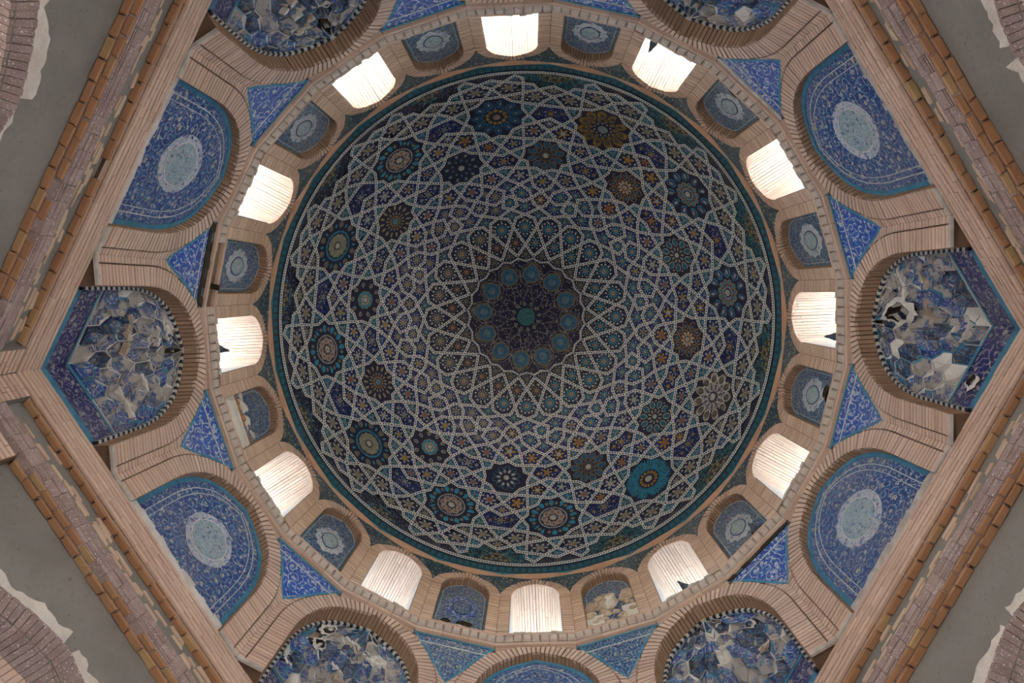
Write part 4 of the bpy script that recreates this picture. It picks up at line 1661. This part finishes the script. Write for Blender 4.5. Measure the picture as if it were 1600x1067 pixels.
# dark tile fillets between the small arches
WS = {0: 'rightmost window', 30: 'upper right window', 60: 'top right window', 90: 'top middle window', 120: 'top left window', 150: 'upper left window', 180: 'leftmost window',
      210: 'lower left window', 240: 'bottom left window', 270: 'bottom middle window', 300: 'bottom right window', 330: 'lower right window'}
for k in range(24):
    a = k * 15 + 7.5
    r = empty('arch_fillet', P(a, DDRUM, 0, 13.05))
    wa = (k // 2 * 30) if k % 2 == 0 else (k + 1) // 2 * 30 % 360
    tag(r, 'dark green mosaic fillet between arches, on the %s side of the %s' % ('counterclockwise' if k % 2 == 0 else 'clockwise', WS[wa]), 'tile panel', 'fillets under the dome rim')
    mb, bd = MB(), MB()
    E = resample(WIN_OUT, 14)
    rows = [(Vector(P(a + 7.5, DDRUM - .012, -x, y)), Vector(P(a - 7.5, DDRUM - .012, x, y)), y) for x, y in E]
    for (l0, r0, y0), (l1, r1, y1) in zip(rows[:-1], rows[1:]):
        for i in range(6):
            q = [l0.lerp(r0, i / 6), l0.lerp(r0, (i + 1) / 6), l1.lerp(r1, (i + 1) / 6), l1.lerp(r1, i / 6)]
            w0, w1 = (l0 - r0).length, (l1 - r1).length
            mb.poly([tuple(z) for z in q], [((i / 6 - .5) * w0 + a, y0), (((i + 1) / 6 - .5) * w0 + a, y0), (((i + 1) / 6 - .5) * w1 + a, y1), ((i / 6 - .5) * w1 + a, y1)])
    put(mb.build('tile_field', M['dark_tile']), r)
    nrm = Vector(P(a, 1, 0, 0)) * -.006
    for s in (0, 1):
        for A, B in zip(rows[:-1], rows[1:]):
            p, q, po, qo = A[s], B[s], A[1 - s], B[1 - s]
            p2, q2 = p + (po - p) * min(.5, .022 / max((po - p).length, 1e-4)), q + (qo - q) * min(.5, .022 / max((qo - q).length, 1e-4))
            bd.poly([tuple(z + nrm) for z in (p, q, q2, p2)], col=(.012, .06, .075))
    put(bd.build('turquoise_border', M['glaze']), r)

rim = empty('trim_2', (0, 0, H_BAND))
tag(rim, 'thin orange brick band running round the foot of the dome', kind='structure')
mb = MB()
for k in range(24):
    a = k * 15
    hw = 5.04 * TAN75
    for h0, h1 in ((13.60, 13.67), (13.675, 13.745), (13.75, 13.825)):
        for j in range(5):
            x0, x1 = -hw + 2 * hw * j / 5, -hw + 2 * hw * (j + 1) / 5 - .004
            pr = rnd.uniform(-.003, .003)
            mb.box8([P(a, 5.0 - pr, x, y) for x, y in ((x0, h0), (x1, h0), (x1, h1), (x0, h1))], [P(a, 5.12, x, y) for x, y in ((x0, h0), (x1, h0), (x1, h1), (x0, h1))],
                    tuple(c * q for c, q in zip(brick_col(), (1.0, .84, .70))))
put(mb.build('band_bricks', M['brick'], kind='stuff'), rim)

# ------------------------------------------------------------------ corner niches with muqarnas
H_FR, H_TOP = 9.00, 10.88


def niche_w(h):
    w = half_at(PAN_OUT, h) / .985
    u = max(0, min(1, (h - H_FR) / (H_TOP - H_FR)))
    return w, max(0., 1 - u ** 1.5)




def niche_pt(a, s, h, out=0.):
    s = max(-1, min(1, s))
    w, w2 = niche_w(h)
    k = abs(s)
    d, t = 5.945 + (5.376 - 5.945) * k, .985 * s
    d = 5.345 + (d - 5.345) * w2
    t *= w
    rr = math.hypot(d - 5.2, t) or 1
    return P(a, d + out * (d - 5.2) / rr, t + out * t / rr, h)


NNOTE = {0: 'on the right, with one large dark hole in white plaster', 60: 'at the top right, rows of blue hexagons by its rim', 120: 'at the top left, dark and sooty',
         180: 'on the left, nearly whole, small black hole at its tip', 240: 'at the bottom left, white plaster with round holes', 300: 'at the bottom right, sooty streaks and a white scar'}
HOLES = {0: [(.22, 10.42, .20, 1), (-.01, 10.77, .07, 0), (-.70, 8.76, .07, 1)], 60: [(.1, 10.4, .08, 0)], 120: [(-.05, 10.62, .10, 0)], 180: [(-.02, 10.72, .085, 0)],
         240: [(-.68, 10.1, .085, 1), (-.80, 10.42, .10, 1), (-.88, 9.4, .06, 1)], 300: [(.75, 10.25, .07, 1)]}
SOOT = {0: .22, 60: .3, 120: .42, 180: .12, 240: .25, 300: .42}
WORN = {0: .62, 60: .45, 120: .65, 180: .7, 240: .6, 300: .5}
for a in range(0, 360, 60):
    r = empty('muqarnas_niche', P(a, 5.7, 0, 8.9))
    tag(r, 'blue stalactite corner niche ' + NNOTE[a], 'niche', 'muqarnas corner niches')
    # backing
    mb = MB()
    hs = [8.3, H_FR, 9.35, 9.7, 9.9, 10.1, 10.3, 10.5, 10.62, 10.74, 10.82, H_TOP]
    for h0, h1 in zip(hs[:-1], hs[1:]):
        for j in range(16):
            s0, s1 = -1 + j / 8, -1 + (j + 1) / 8
            o = .13 if h0 >= H_FR else .02
            mb.poly([niche_pt(a, s, h, o) for s, h in ((s0, h0), (s1, h0), (s1, h1), (s0, h1))])
    put(mb.build('broken_backing', M['rubble']), r)
    # inscription-like frieze along the two hexagon walls: turquoise edge, dark field, light line
    for nm, h0, h1, o, mt in (('turquoise_border', 8.40, 8.60, 0, 'turquoise'), ('frieze', 8.60, 8.985, .005, 'frieze_tile'), ('light_line', 8.985, 9.02, -.005, 'turquoise')):
        mb = MB()
        nseg = 8
        for j in range(nseg):
            s0, s1 = -1 + 2 * j / nseg, -1 + 2 * (j + 1) / nseg
            L = 1.137
            mb.poly([niche_pt(a, s, h, o) for s, h in ((s0, h0), (s1, h0), (s1, h1), (s0, h1))], [(s * L + a, h) for s, h in ((s0, h0), (s1, h0), (s1, h1), (s0, h1))])
        put(mb.build(nm, M[mt]), r)
    # honeycomb of cells
    ribs, wr = MB(), MB()

    def rib(p, q, wd=.006, o=-.012, target=ribs):
        (s0, h0), (s1, h1) = p, q
        A, B = Vector(niche_pt(a, s0, h0, o)), Vector(niche_pt(a, s1, h1, o))
        A2, B2 = Vector(niche_pt(a, s0, h0, .05)), Vector(niche_pt(a, s1, h1, .05))
        t = (B - A)
        if t.length < 1e-4:
            return
        n = t.normalized().cross((A2 - A).normalized()) * wd
        target.box8([tuple(A - n), tuple(A + n), tuple(B + n), tuple(B - n)], [tuple(A2 - n), tuple(A2 + n), tuple(B2 + n), tuple(B2 - n)])

    def cell(pts, uvk):
        cs, ch = sum(p[0] for p in pts) / len(pts), sum(p[1] for p in pts) / len(pts)
        hole = any(math.hypot((cs - hs_) * 1.0, ch - hh) < rr * 1.25 for hs_, hh, rr, _ in HOLES[a])
        lost = rnd.random() < .06
        if hole:
            return
        mb = MB()
        sh = lambda p, k: (cs + (p[0] - cs) * k, ch + (p[1] - ch) * k)
        dep = rnd.uniform(.04, .09)
        n = len(pts)
        if lost:
            for j in range(n):
                mb.poly([niche_pt(a, *sh(pts[j], .97), 0), niche_pt(a, *sh(pts[(j + 1) % n], .97), 0), niche_pt(a, cs, ch, .06 + rnd.uniform(-.02, .02))])
            put(mb.build('plaster_cell', M['white_plaster']), r)
            return
        uv = lambda p: (p[0] * 1.05 + a, p[1])
        lift = rnd.uniform(-.035, .012)
        mid = [sh(p, .55) for p in pts]
        for j in range(n):
            p, q, m0, m1 = sh(pts[j], .96), sh(pts[(j + 1) % n], .96), mid[j], mid[(j + 1) % n]
            mb.poly([niche_pt(a, *p, lift - .01), niche_pt(a, *q, lift - .01), niche_pt(a, *m1, dep), niche_pt(a, *m0, dep)], [uv(p), uv(q), uv(m1), uv(m0)])
            mb.poly([niche_pt(a, *m0, dep), niche_pt(a, *m1, dep), niche_pt(a, cs, ch, dep * .4)], [uv(m0), uv(m1), uv((cs, ch))])
        worn = rnd.random() < WORN[a] * (1 - .5 * max(0, abs(cs) - .5))
        sooty = rnd.random() < SOOT[a] * (1.2 - abs(cs))
        for j in range(n):
            rib(pts[j], pts[(j + 1) % n], target=(ribs if not worn else wr))
            mb.poly([niche_pt(a, *sh(pts[j], .96), lift - .01), niche_pt(a, *sh(pts[(j + 1) % n], .96), lift - .01), niche_pt(a, *sh(pts[(j + 1) % n], .97), .12), niche_pt(a, *sh(pts[j], .97), .12)], [uv(pts[j])] * 4)
            if not worn and not sooty:
                rib(sh(pts[j], .78), sh(pts[(j + 1) % n], .78), wd=.004, o=lift - .004 + dep * .35)
        put(mb.build('muqarnas_cell', M['muqarnas_sooty'] if sooty else M['muqarnas_worn'] if worn else M['muqarnas_tile']), r)

    zones = [(9.03, 4, .315, 8), (10.30, 2, .185, 6)]
    for h0, rows_, rh, n in zones:
        ds = 2 / n
        dl = rh * .22
        for i in range(rows_):
            offs = .5 * (i % 2)
            for j in range(n + (i % 2)):
                s = -1 + ds * (j + .5 - offs)
                b, t = h0 + i * rh, h0 + (i + 1) * rh
                cl = lambda x: max(-.995, min(.995, x))
                lo_ = dl if i else 0
                pts = [(cl(s - ds / 2), b + lo_), (cl(s), b - lo_), (cl(s + ds / 2), b + lo_), (cl(s + ds / 2), t - dl * .2), (cl(s), t + dl), (cl(s - ds / 2), t - dl * .2)]
                if pts[0][0] > pts[2][0] - .02:
                    continue
                if abs(pts[1][0] - pts[0][0]) < .01:
                    pts = pts[1:5]
                elif abs(pts[1][0] - pts[2][0]) < .01:
                    pts = [pts[0], pts[1], pts[4], pts[5]]
                cell(pts, 0)
    # fluted half shell at the crown
    n = 9
    for j in range(n):
        s0, s1 = -1 + 2 * j / n, -1 + 2 * (j + 1) / n
        cell([(s0, 10.69), ((s0 + s1) / 2, 10.66), (s1, 10.69), (s1, 10.80), ((s0 + s1) / 2, 10.84), (s0, 10.80)], 0)
    put(ribs.build('turquoise_ribs', M['turquoise'], kind='stuff'), r)
    put(wr.build('worn_ribs', M['white_plaster'], kind='stuff'), r)
    # plaster scars and holes
    for hs_, hh, rr, white in HOLES[a]:
        mb = MB()
        n = 20
        q = [(hs_ + rr * rnd.uniform(.8, 1.2) * math.cos(2 * PI * i / n), hh + rr * rnd.uniform(.8, 1.2) * math.sin(2 * PI * i / n)) for i in range(n)]
        grow = lambda z, k: (hs_ + (z[0] - hs_) * k, hh + (z[1] - hh) * k)
        for i in range(n):
            p, s = q[i], q[(i + 1) % n]
            mb.poly([niche_pt(a, *p, -.05), niche_pt(a, *s, -.05), niche_pt(a, *s, .12), niche_pt(a, *p, .12)])
        for i in range(n):
            mb.poly([niche_pt(a, *q[i], .115), niche_pt(a, *q[(i + 1) % n], .115), niche_pt(a, hs_, hh, .10)])  # shallow back coloured near-black for the shade of a deeper hole
        put(mb.build('hole', M['cavity']), r)
        mb = MB()
        for i in range(n):
            p, s = q[i], q[(i + 1) % n]
            g0, g1 = (rnd.uniform(1.3, 1.8), rnd.uniform(1.2, 1.5)) if white else (1.3, 1.3)
            mb.poly([niche_pt(a, *p, -.055), niche_pt(a, *s, -.055), niche_pt(a, *grow(s, g0 if i % 2 else g1), -.03), niche_pt(a, *grow(p, g1 if i % 2 else g0), -.03)])
        put(mb.build('plaster_scar', M['white_plaster'] if white else M['cavity']), r)
    # ledges of broken plaster between the tiers
    for q in range(7 if WORN[a] > .55 else 4):
        mb = MB()
        s, h = rnd.uniform(-.6, .6), rnd.uniform(9.3, 10.6)
        if any(math.hypot(s + .15 - q_[0], h - q_[1]) < q_[2] + .22 for q_ in HOLES[a]):
            continue
        for i in range(rnd.randint(3, 5)):
            s2, h2 = s + .09 * i, h + rnd.uniform(-.03, .03)
            A = [niche_pt(a, s2, h2, -rnd.uniform(.02, .06)), niche_pt(a, s2 + .10, h2 + .01, -rnd.uniform(.02, .06)), niche_pt(a, s2 + .10, h2 + .06, -.01), niche_pt(a, s2, h2 + .07, -.02)]
            B = [niche_pt(a, s2, h2, .05), niche_pt(a, s2 + .10, h2, .05), niche_pt(a, s2 + .10, h2 + .06, .05), niche_pt(a, s2, h2 + .06, .05)]
            mb.box8(A, B)
        put(mb.build('plaster_ledge', M['white_plaster'] if rnd.random() < .6 else M['rubble']), r)
    # black and white bead along the arch
    for par, mt, nm in ((0, 'black_tile', 'black_bead'), (1, 'white_tile', 'white_bead')):
        mb = MB()
        C = resample([(.985, 8.5)] + [q for q in PAN_OUT if q[1] > 8.6], 50)
        for s in (-1, 1):
            for i in range(par, 50, 2):
                p, q = C[i], C[i + 1]
                tx, ty = q[0] - p[0], q[1] - p[1]
                L = math.hypot(tx, ty)
                nx, ny = -ty / L * .045, tx / L * .045
                f = [p, q, (q[0] + nx, q[1] + ny), (p[0] + nx, p[1] + ny)]
                mb.box8([P(a, 5.325, s * x, y) for x, y in f], [P(a, 5.37, s * x, y) for x, y in f])
        put(mb.build(nm, M[mt], kind='stuff'), r)

# ------------------------------------------------------------------ hexagon walls
T30 = math.tan(R_(30))
LS = D12 / 5.40
P_PLAIN = P


def P(a, d, t, h):
    return P_PLAIN(a, d * LS, t * LS, h * LS if h > 0 else h)


FLOOR_H = -1.6
LOW_IN = smooth_curve([(1.9, 4.6), (1.82, 5.2), (1.55, 5.85), (1.05, 6.35), (.5, 6.6), (0, 6.72)], 5)
LOW_OUT = smooth_curve([(2.2, 4.6), (2.11, 5.35), (1.8, 6.08), (1.25, 6.62), (.62, 6.9), (0, 7.05)], 5)
for a in range(30, 360, 60):
    nm = SIDES[a]
    r = empty('wall_' + nm, P(a, 5.4, 0, FLOOR_H))
    tag(r, '%s hexagon wall, brick cornice over grey mud plaster, %s' % (nm, PLACE[a]), kind='structure')
    L0 = 5.40 * T30
    # cornice
    mb = MB()
    q = [8.50, 8.575, 8.65, 8.725, 8.795, 8.87, 8.94]
    for i in range(6):
        h0, h1 = q[i], q[i + 1] - (.030 if i == 3 else .018)
        n = 24
        for j in range(n):
            sh = .5 * (i % 2)
            x0, x1 = -L0 + 2 * L0 * (j - sh) / n, -L0 + 2 * L0 * (j + 1 - sh) / n - .004
            if i % 2 and j == n - 1:
                x1 = L0
            x0 = max(x0, -L0)
            pr = rnd.uniform(-.006, .006) + (.012 if i < 4 else 0)
            dd = 5.40 - pr
            e = dd * T30
            x0, x1 = max(x0, -e), min(x1, e)
            mb.box8([P(a, dd, x, y) for x, y in ((x0, h0), (x1, h0), (x1, h1), (x0, h1))],
                    [P(a, 5.50, x, y) for x, y in ((x0, h0), (x1, h0), (x1, h1), (x0, h1))], brick_col())
    put(mb.build('cornice_bricks', M['brick'], kind='stuff'), r)
    mb = MB()
    mb.poly([P(a, 5.425, x, y) for x, y in ((-L0, 8.49), (L0, 8.49), (L0, 8.95), (-L0, 8.95))])
    put(mb.build('mortar_bed', M['mortar']), r)
    # square bricks seen from below
    LR = 2.78
    DW = 1.35

    def under(h, d0, d1, lim, n):
        off = rnd.random()
        for j in range(n):
            x0, x1 = -lim + 2 * lim * j / n, -lim + 2 * lim * (j + 1) / n
            if rnd.random() < .04:
                continue
            e = .006
            jit = lambda: rnd.uniform(-.008, .008)
            z = h + rnd.uniform(-.006, .010)
            A = [(x0 + e + jit(), d0 + e), (x1 - e + jit(), d0 + e), (x1 - e + jit(), d1 - e + jit()), (x0 + e + jit(), d1 - e + jit())]
            bm = MB()
            c = .015
            cx, cy = sum(p[0] for p in A) / 4, sum(p[1] for p in A) / 4
            sh = lambda p: (p[0] + (c if p[0] < cx else -c), p[1] + (c if p[1] < cy else -c))
            bm.poly([P(a, sh(p)[1], sh(p)[0], z) for p in A])
            for i in range(4):
                p, q_ = A[i], A[(i + 1) % 4]
                bm.poly([P(a, sh(p)[1], sh(p)[0], z), P(a, sh(q_)[1], sh(q_)[0], z), P(a, q_[1], q_[0], z + .014), P(a, p[1], p[0], z + .014)])
                bm.poly([P(a, p[1], p[0], z + .014), P(a, q_[1], q_[0], z + .014), P(a, q_[1], q_[0], z + .05), P(a, p[1], p[0], z + .05)])
            put(bm.build('brick', M['square_brick']), r)
    under(8.497, 5.405, 5.455, LR, 24)
    under(8.472, 5.455, 5.57, LR, 22)
    under(7.825, 5.43, 5.535, 2.12, 17)
    under(7.825, 5.535, 5.655, 2.12, 16)
    mb = MB()
    for h, d0, d1, lim in ((8.525, 5.40, 5.60, LR), (7.875, 5.42, 5.68, 2.3)):
        mb.poly([P(a, d, x, h) for x, d in ((-lim, d0), (lim, d0), (lim, d1), (-lim, d1))])
    put(mb.build('joint_bed', M['mortar']), r)
    # grey plaster behind
    mb = MB()

    def grid_face(d, x0, x1, h0, h1, nx, ny, amp):
        pts = [[P(a, d + (rnd.uniform(-amp, amp) if 0 < i < nx and 0 < j < ny else 0), x0 + (x1 - x0) * i / nx, h0 + (h1 - h0) * j / ny) for i in range(nx + 1)] for j in range(ny + 1)]
        for j in range(ny):
            for i in range(nx):
                mb.poly([pts[j][i], pts[j][i + 1], pts[j + 1][i + 1], pts[j + 1][i]], smooth=True)
    grid_face(5.56, -LR, LR, 8.0, 8.55, 30, 4, .006)
    for s in (-1, 1):
        mb.poly([P(a, d, s * LR, h) for d, h in ((5.40, 7.0), (5.60, 7.0), (5.60, 8.52), (5.40, 8.52))])
    arched_face(mb, a, 5.65, 2.9, FLOOR_H, 7.95, [(1.9, FLOOR_H)] + LOW_IN)
    put(mb.build('plaster_face', M['grey_plaster']), r)
    # stubs of pale broken brick in the plaster
    for row in range(4):
        x = -2.6 + rnd.random() * .4
        while x < 2.5:
            ln = rnd.uniform(.16, .34)
            if rnd.random() < (.85, .75, .55, .3)[row] * (1.25 if math.sin(x * 2.3 + a + row) > -.2 else .45):
                z = 8.265 + .045 * row + rnd.uniform(-.015, .015)
                th = rnd.uniform(.035, .055)
                sl = rnd.uniform(-.012, .012)
                f = [(x, z), (x + ln, z + sl), (x + ln - .02, z + th + sl), (x + .025, z + th)]
                bm = MB()
                pr = rnd.uniform(.012, .04)
                bm.box8([P(a, 5.56 - pr * rnd.uniform(.5, 1), *p) for p in f], [P(a, 5.59, *p) for p in f])
                put(bm.build('broken_brick', M['pale_brick']), r)
            x += ln + rnd.uniform(.01, .12)
    # second corbel band
    mb = MB()
    for i, (h0, h1) in enumerate(((7.845, 7.915), (7.92, 7.99), (7.995, 8.095))):
        n = 26
        for j in range(n):
            x0 = -LR + 2 * LR * j / n
            x1 = x0 + 2 * LR / n - .006
            pr = rnd.uniform(-.004, .012)
            f = [(x0, h0), (x1, h0), (x1, h1 - .004 + rnd.uniform(-.008, 0)), (x0, h1 - .004)]
            mb.box8([P(a, 5.425 - pr, *p) for p in f], [P(a, 5.58, *p) for p in f], brick_col())
    put(mb.build('corbel_bricks', M['salt_brick'], kind='stuff'), r)
    # piers at the corners and the lower pilasters
    mb, pm = MB(), MB()
    for s in (-1, 1):
        iv = (lambda h, s=s: [(LR, L0)]) if s > 0 else (lambda h: [(-L0, -LR)])
        courses(mb, a, 5.415, FLOOR_H + .02, 8.49, iv, pitch=.078, length=.22, proud=.012)
        iv = (lambda h, s=s: [(2.14, LR)]) if s > 0 else (lambda h: [(-LR, -2.14)])
        courses(mb, a, 5.50, FLOOR_H + .02, 7.84, iv, pitch=.078, length=.24, proud=.012)
        for d, x0, x1, h1 in ((5.425, LR, L0 + .01, 8.5), (5.515, 2.12, LR, 7.85)):
            pm.poly([P(a, d, s * x, h) for x, h in ((x0, FLOOR_H), (x1, FLOOR_H), (x1, h1), (x0, h1))])
        pm.poly([P(a, d, s * 2.12, h) for d, h in ((5.50, FLOOR_H), (5.68, FLOOR_H), (5.68, 7.85), (5.50, 7.85))])
        pm.poly([P(a, d, s * LR, h) for d, h in ((5.41, FLOOR_H), (5.55, FLOOR_H), (5.55, 8.0), (5.41, 8.0))])
    put(mb.build('pier_bricks', M['brick'], kind='stuff'), r)
    put(pm.build('pier_core', M['mortar']), r)
    # lower arch: single bricks, soffit, tunnel
    I, O = resample(LOW_IN, 42), resample(LOW_OUT, 42)
    for s in (-1, 1):
        for i in range(42):
            bm = MB()
            j = .05
            lerp = lambda A, k: tuple(A[i][c] + (A[i + 1][c] - A[i][c]) * k for c in range(2))
            f = [lerp(I, j), lerp(I, 1 - j), lerp(O, 1 - j), lerp(O, j)]
            pr = rnd.uniform(.03, .045)
            bm.box8([P(a, 5.65 - pr, s * x, y) for x, y in f], [P(a, 5.9, s * x, y) for x, y in f], tuple(c * .82 for c in brick_col()))
            if i > 24:
                put(bm.build('brick', M['salt_brick']), r)
            else:
                put(bm.build('brick', M['salt_brick']), r)
    mb = MB()
    soffit_bricks(mb, a, 5.91, 6.5, LOW_IN, 42, joint=.08, thick=.05, rows=2)
    put(mb.build('soffit_bricks', M['brick'], kind='stuff'), r)
    mb = MB()
    C = [(1.93, FLOOR_H), (1.93, 4.6)] + [(x + .03 if x > .02 else 0, y + .04) for x, y in LOW_IN[1:]]
    for s in (-1, 1):
        strip(mb, lambda c: P(a, 5.6, s * c[0], c[1]), lambda c: P(a, 8.6, s * c[0], c[1]), C)
    DOOR = [(DW, FLOOR_H), (DW, 2.4), (DW * .93, 2.8), (DW * .6, 3.3), (0, 3.7)]
    arched_face(mb, a, 8.6, 8.6 * T30, FLOOR_H, 11.0 / LS, DOOR)
    put(mb.build('vault_plaster', M['grey_plaster']), r)
    # white gypsum left round the crown
    mb = MB()
    C = resample(LOW_OUT, 60)
    for s in (-1, 1):
        W = []
        base = rnd.uniform(.04, .10)
        for i in range(61):
            base = max(.0, min(.20, base + rnd.uniform(-.045, .045)))
            W.append(base + rnd.uniform(0, .03))
        for i in range(18, 59):
            if W[i] + W[i + 1] < .05:
                continue
            q4 = []
            for j in (i, i + 1):
                p0, p1 = C[max(j - 1, 0)], C[min(j + 1, 60)]
                tx, ty = p1[0] - p0[0], p1[1] - p0[1]
                L = math.hypot(tx, ty)
                nx, ny = ty / L, -tx / L
                if ny < 0:
                    nx, ny = -nx, -ny
                q4.append((C[j], (C[j][0] + nx * W[j], C[j][1] + ny * W[j])))
            f = [q4[0][0], q4[1][0], q4[1][1], q4[0][1]]
            mb.box8([P(a, 5.635, s * x, y) for x, y in f], [P(a, 5.66, s * x, y) for x, y in f])
    put(mb.build('gypsum_edge', M['white_plaster'], kind='stuff'), r)
    for k in range(16):
        x, z = rnd.uniform(-1.6, 1.6), rnd.uniform(7.0, 7.5)
        if z < half_at([(h, w_) for w_, h in []] or [(9, 0)], 0) + 0:
            continue
        ln = rnd.uniform(.12, .26)
        if abs(x) < .25 and z < 7.15:
            continue
        if rnd.random() < .5:
            continue
        f = [(x, z), (x + ln, z + rnd.uniform(-.01, .01)), (x + ln - .02, z + .045), (x + .02, z + .05)]
        bm = MB()
        bm.box8([P(a, 5.64 - rnd.uniform(.0, .012), *p) for p in f], [P(a, 5.66, *p) for p in f])
        put(bm.build('broken_brick', M['pale_brick']), r)

# ------------------------------------------------------------------ roof, floor, ground
P = P_PLAIN
mb = MB()
for k in range(24):
    a0, a1 = k * 15, k * 15 + 15
    q = []
    for ang, inner in ((a0, 1), (a1, 1), (a1, 0), (a0, 0)):
        if inner:
            d = 6.75
        else:
            rel = (ang % 60) - 30
            d = 8.6 * LS / math.cos(R_(rel))
        q.append(P(ang, d, 0, 11.0))
    mb.poly(q)
o = mb.build('roof', M['roof_lime'], kind='structure')
tag(o, 'flat mud roof terrace outside the drum windows, above the hexagon walls')
mb = MB()
mb.poly([P(k * 60, 9.5, 0, FLOOR_H) for k in range(6)])
o = mb.build('floor', M['floor'], kind='structure')
tag(o, 'stone floor of the hexagonal chamber under the dome')
mb = MB()
mb.poly([P(k * 15, 180, 0, FLOOR_H - .12) for k in range(24)])
o = mb.build('ground', M['earth'], kind='structure')
tag(o, 'bare earth around the building, outside its arches')

# ------------------------------------------------------------------ pigeons on the window sills
M['pigeon'] = plain('pigeon_plumage', (.06, .075, .105), .6, .2)
M['pigeon_dark'] = plain('pigeon_dark_plumage', (.025, .03, .045), .6, .2)
M['pigeon_leg'] = plain('pigeon_leg', (.30, .09, .07), .6, .2)


def pigeon(label, a, d, t, h, yaw, pitch=0):
    r = empty('pigeon', P(a, d, t, h))
    tag(r, label, 'bird', 'pigeons on the sills')
    mb = MB()
    rings = [(-.185, .075, .022, .006), (-.13, .085, .03, .014), (-.08, .10, .05, .04), (-.02, .115, .062, .062), (.04, .13, .06, .066), (.08, .155, .045, .052),
             (.10, .19, .030, .034), (.108, .215, .028, .029), (.122, .232, .025, .025), (.142, .232, .014, .014), (.158, .226, .006, .006), (.168, .223, .002, .002)]
    n = 12
    R3 = []
    for x, z, ry, rz in rings:
        R3.append([(x, ry * math.cos(2 * PI * i / n), z + rz * math.sin(2 * PI * i / n)) for i in range(n)])
    for A, B in zip(R3[:-1], R3[1:]):
        for i in range(n):
            mb.poly([A[i], A[(i + 1) % n], B[(i + 1) % n], B[i]], smooth=True)
    mb.poly(R3[0])
    mb.poly(R3[-1])
    body = mb.build('body', M['pigeon'], r)
    for s in (-1, 1):
        mb = MB()
        W = [(.055, .135), (.0, .165), (-.08, .145), (-.165, .095), (-.10, .085), (-.01, .095)]
        f = [(x, s * (.062 if i not in (3,) else .03), z) for i, (x, z) in enumerate(W)]
        g = [(x, s * (.048 if i not in (3,) else .022), z) for i, (x, z) in enumerate(W)]
        mb.poly(f)
        for i in range(6):
            j = (i + 1) % 6
            mb.poly([f[i], f[j], g[j], g[i]])
        mb.build('wing', M['pigeon_dark'], r)
        mb = MB()
        for (x0, z0, x1, z1) in ((0, .07, .0, 0), (0, .004, .035, .0)):
            y = s * .025
            e = .004
            mb.box8([(x0 - e, y - e, z0), (x0 + e, y - e, z0), (x1 + e, y - e, z1), (x1 - e, y - e, z1)], [(x0 - e, y + e, z0), (x0 + e, y + e, z0), (x1 + e, y + e, z1), (x1 - e, y + e, z1)])
        mb.build('leg', M['pigeon_leg'], r)
    mb = MB()
    tl = [(-.17, .03, .08), (-.17, -.03, .08), (-.27, -.035, .055), (-.27, .035, .055)]
    mb.box8(tl, [(x, y, z - .008) for x, y, z in tl])
    mb.build('tail', M['pigeon_dark'], r)
    r.rotation_euler = (0, R_(pitch), R_(yaw))
    return r


# yaw: world heading; the window at angle a faces the axis along 180 - a
pigeon('grey pigeon peering over the sill of the right window', 0, 5.10, -.27, H_SILL + .02, 180)
pigeon('dark pigeon perched low in the left window, head and breast showing', 180, 5.10, .05, H_SILL + .02, 20)
pigeon('pigeon leaning out of the top right window beside its corner', 60, 5.09, .30, H_SILL + .02, 120)
pigeon('blue-grey pigeon lying along the sill of the bottom right window', 300, 5.10, .02, H_SILL + .02, 210)
pigeon('blue-grey pigeon huddled in the corner hole of the lower right tiled niche', 315, 5.10, .20, H_SILL + .02, 225)
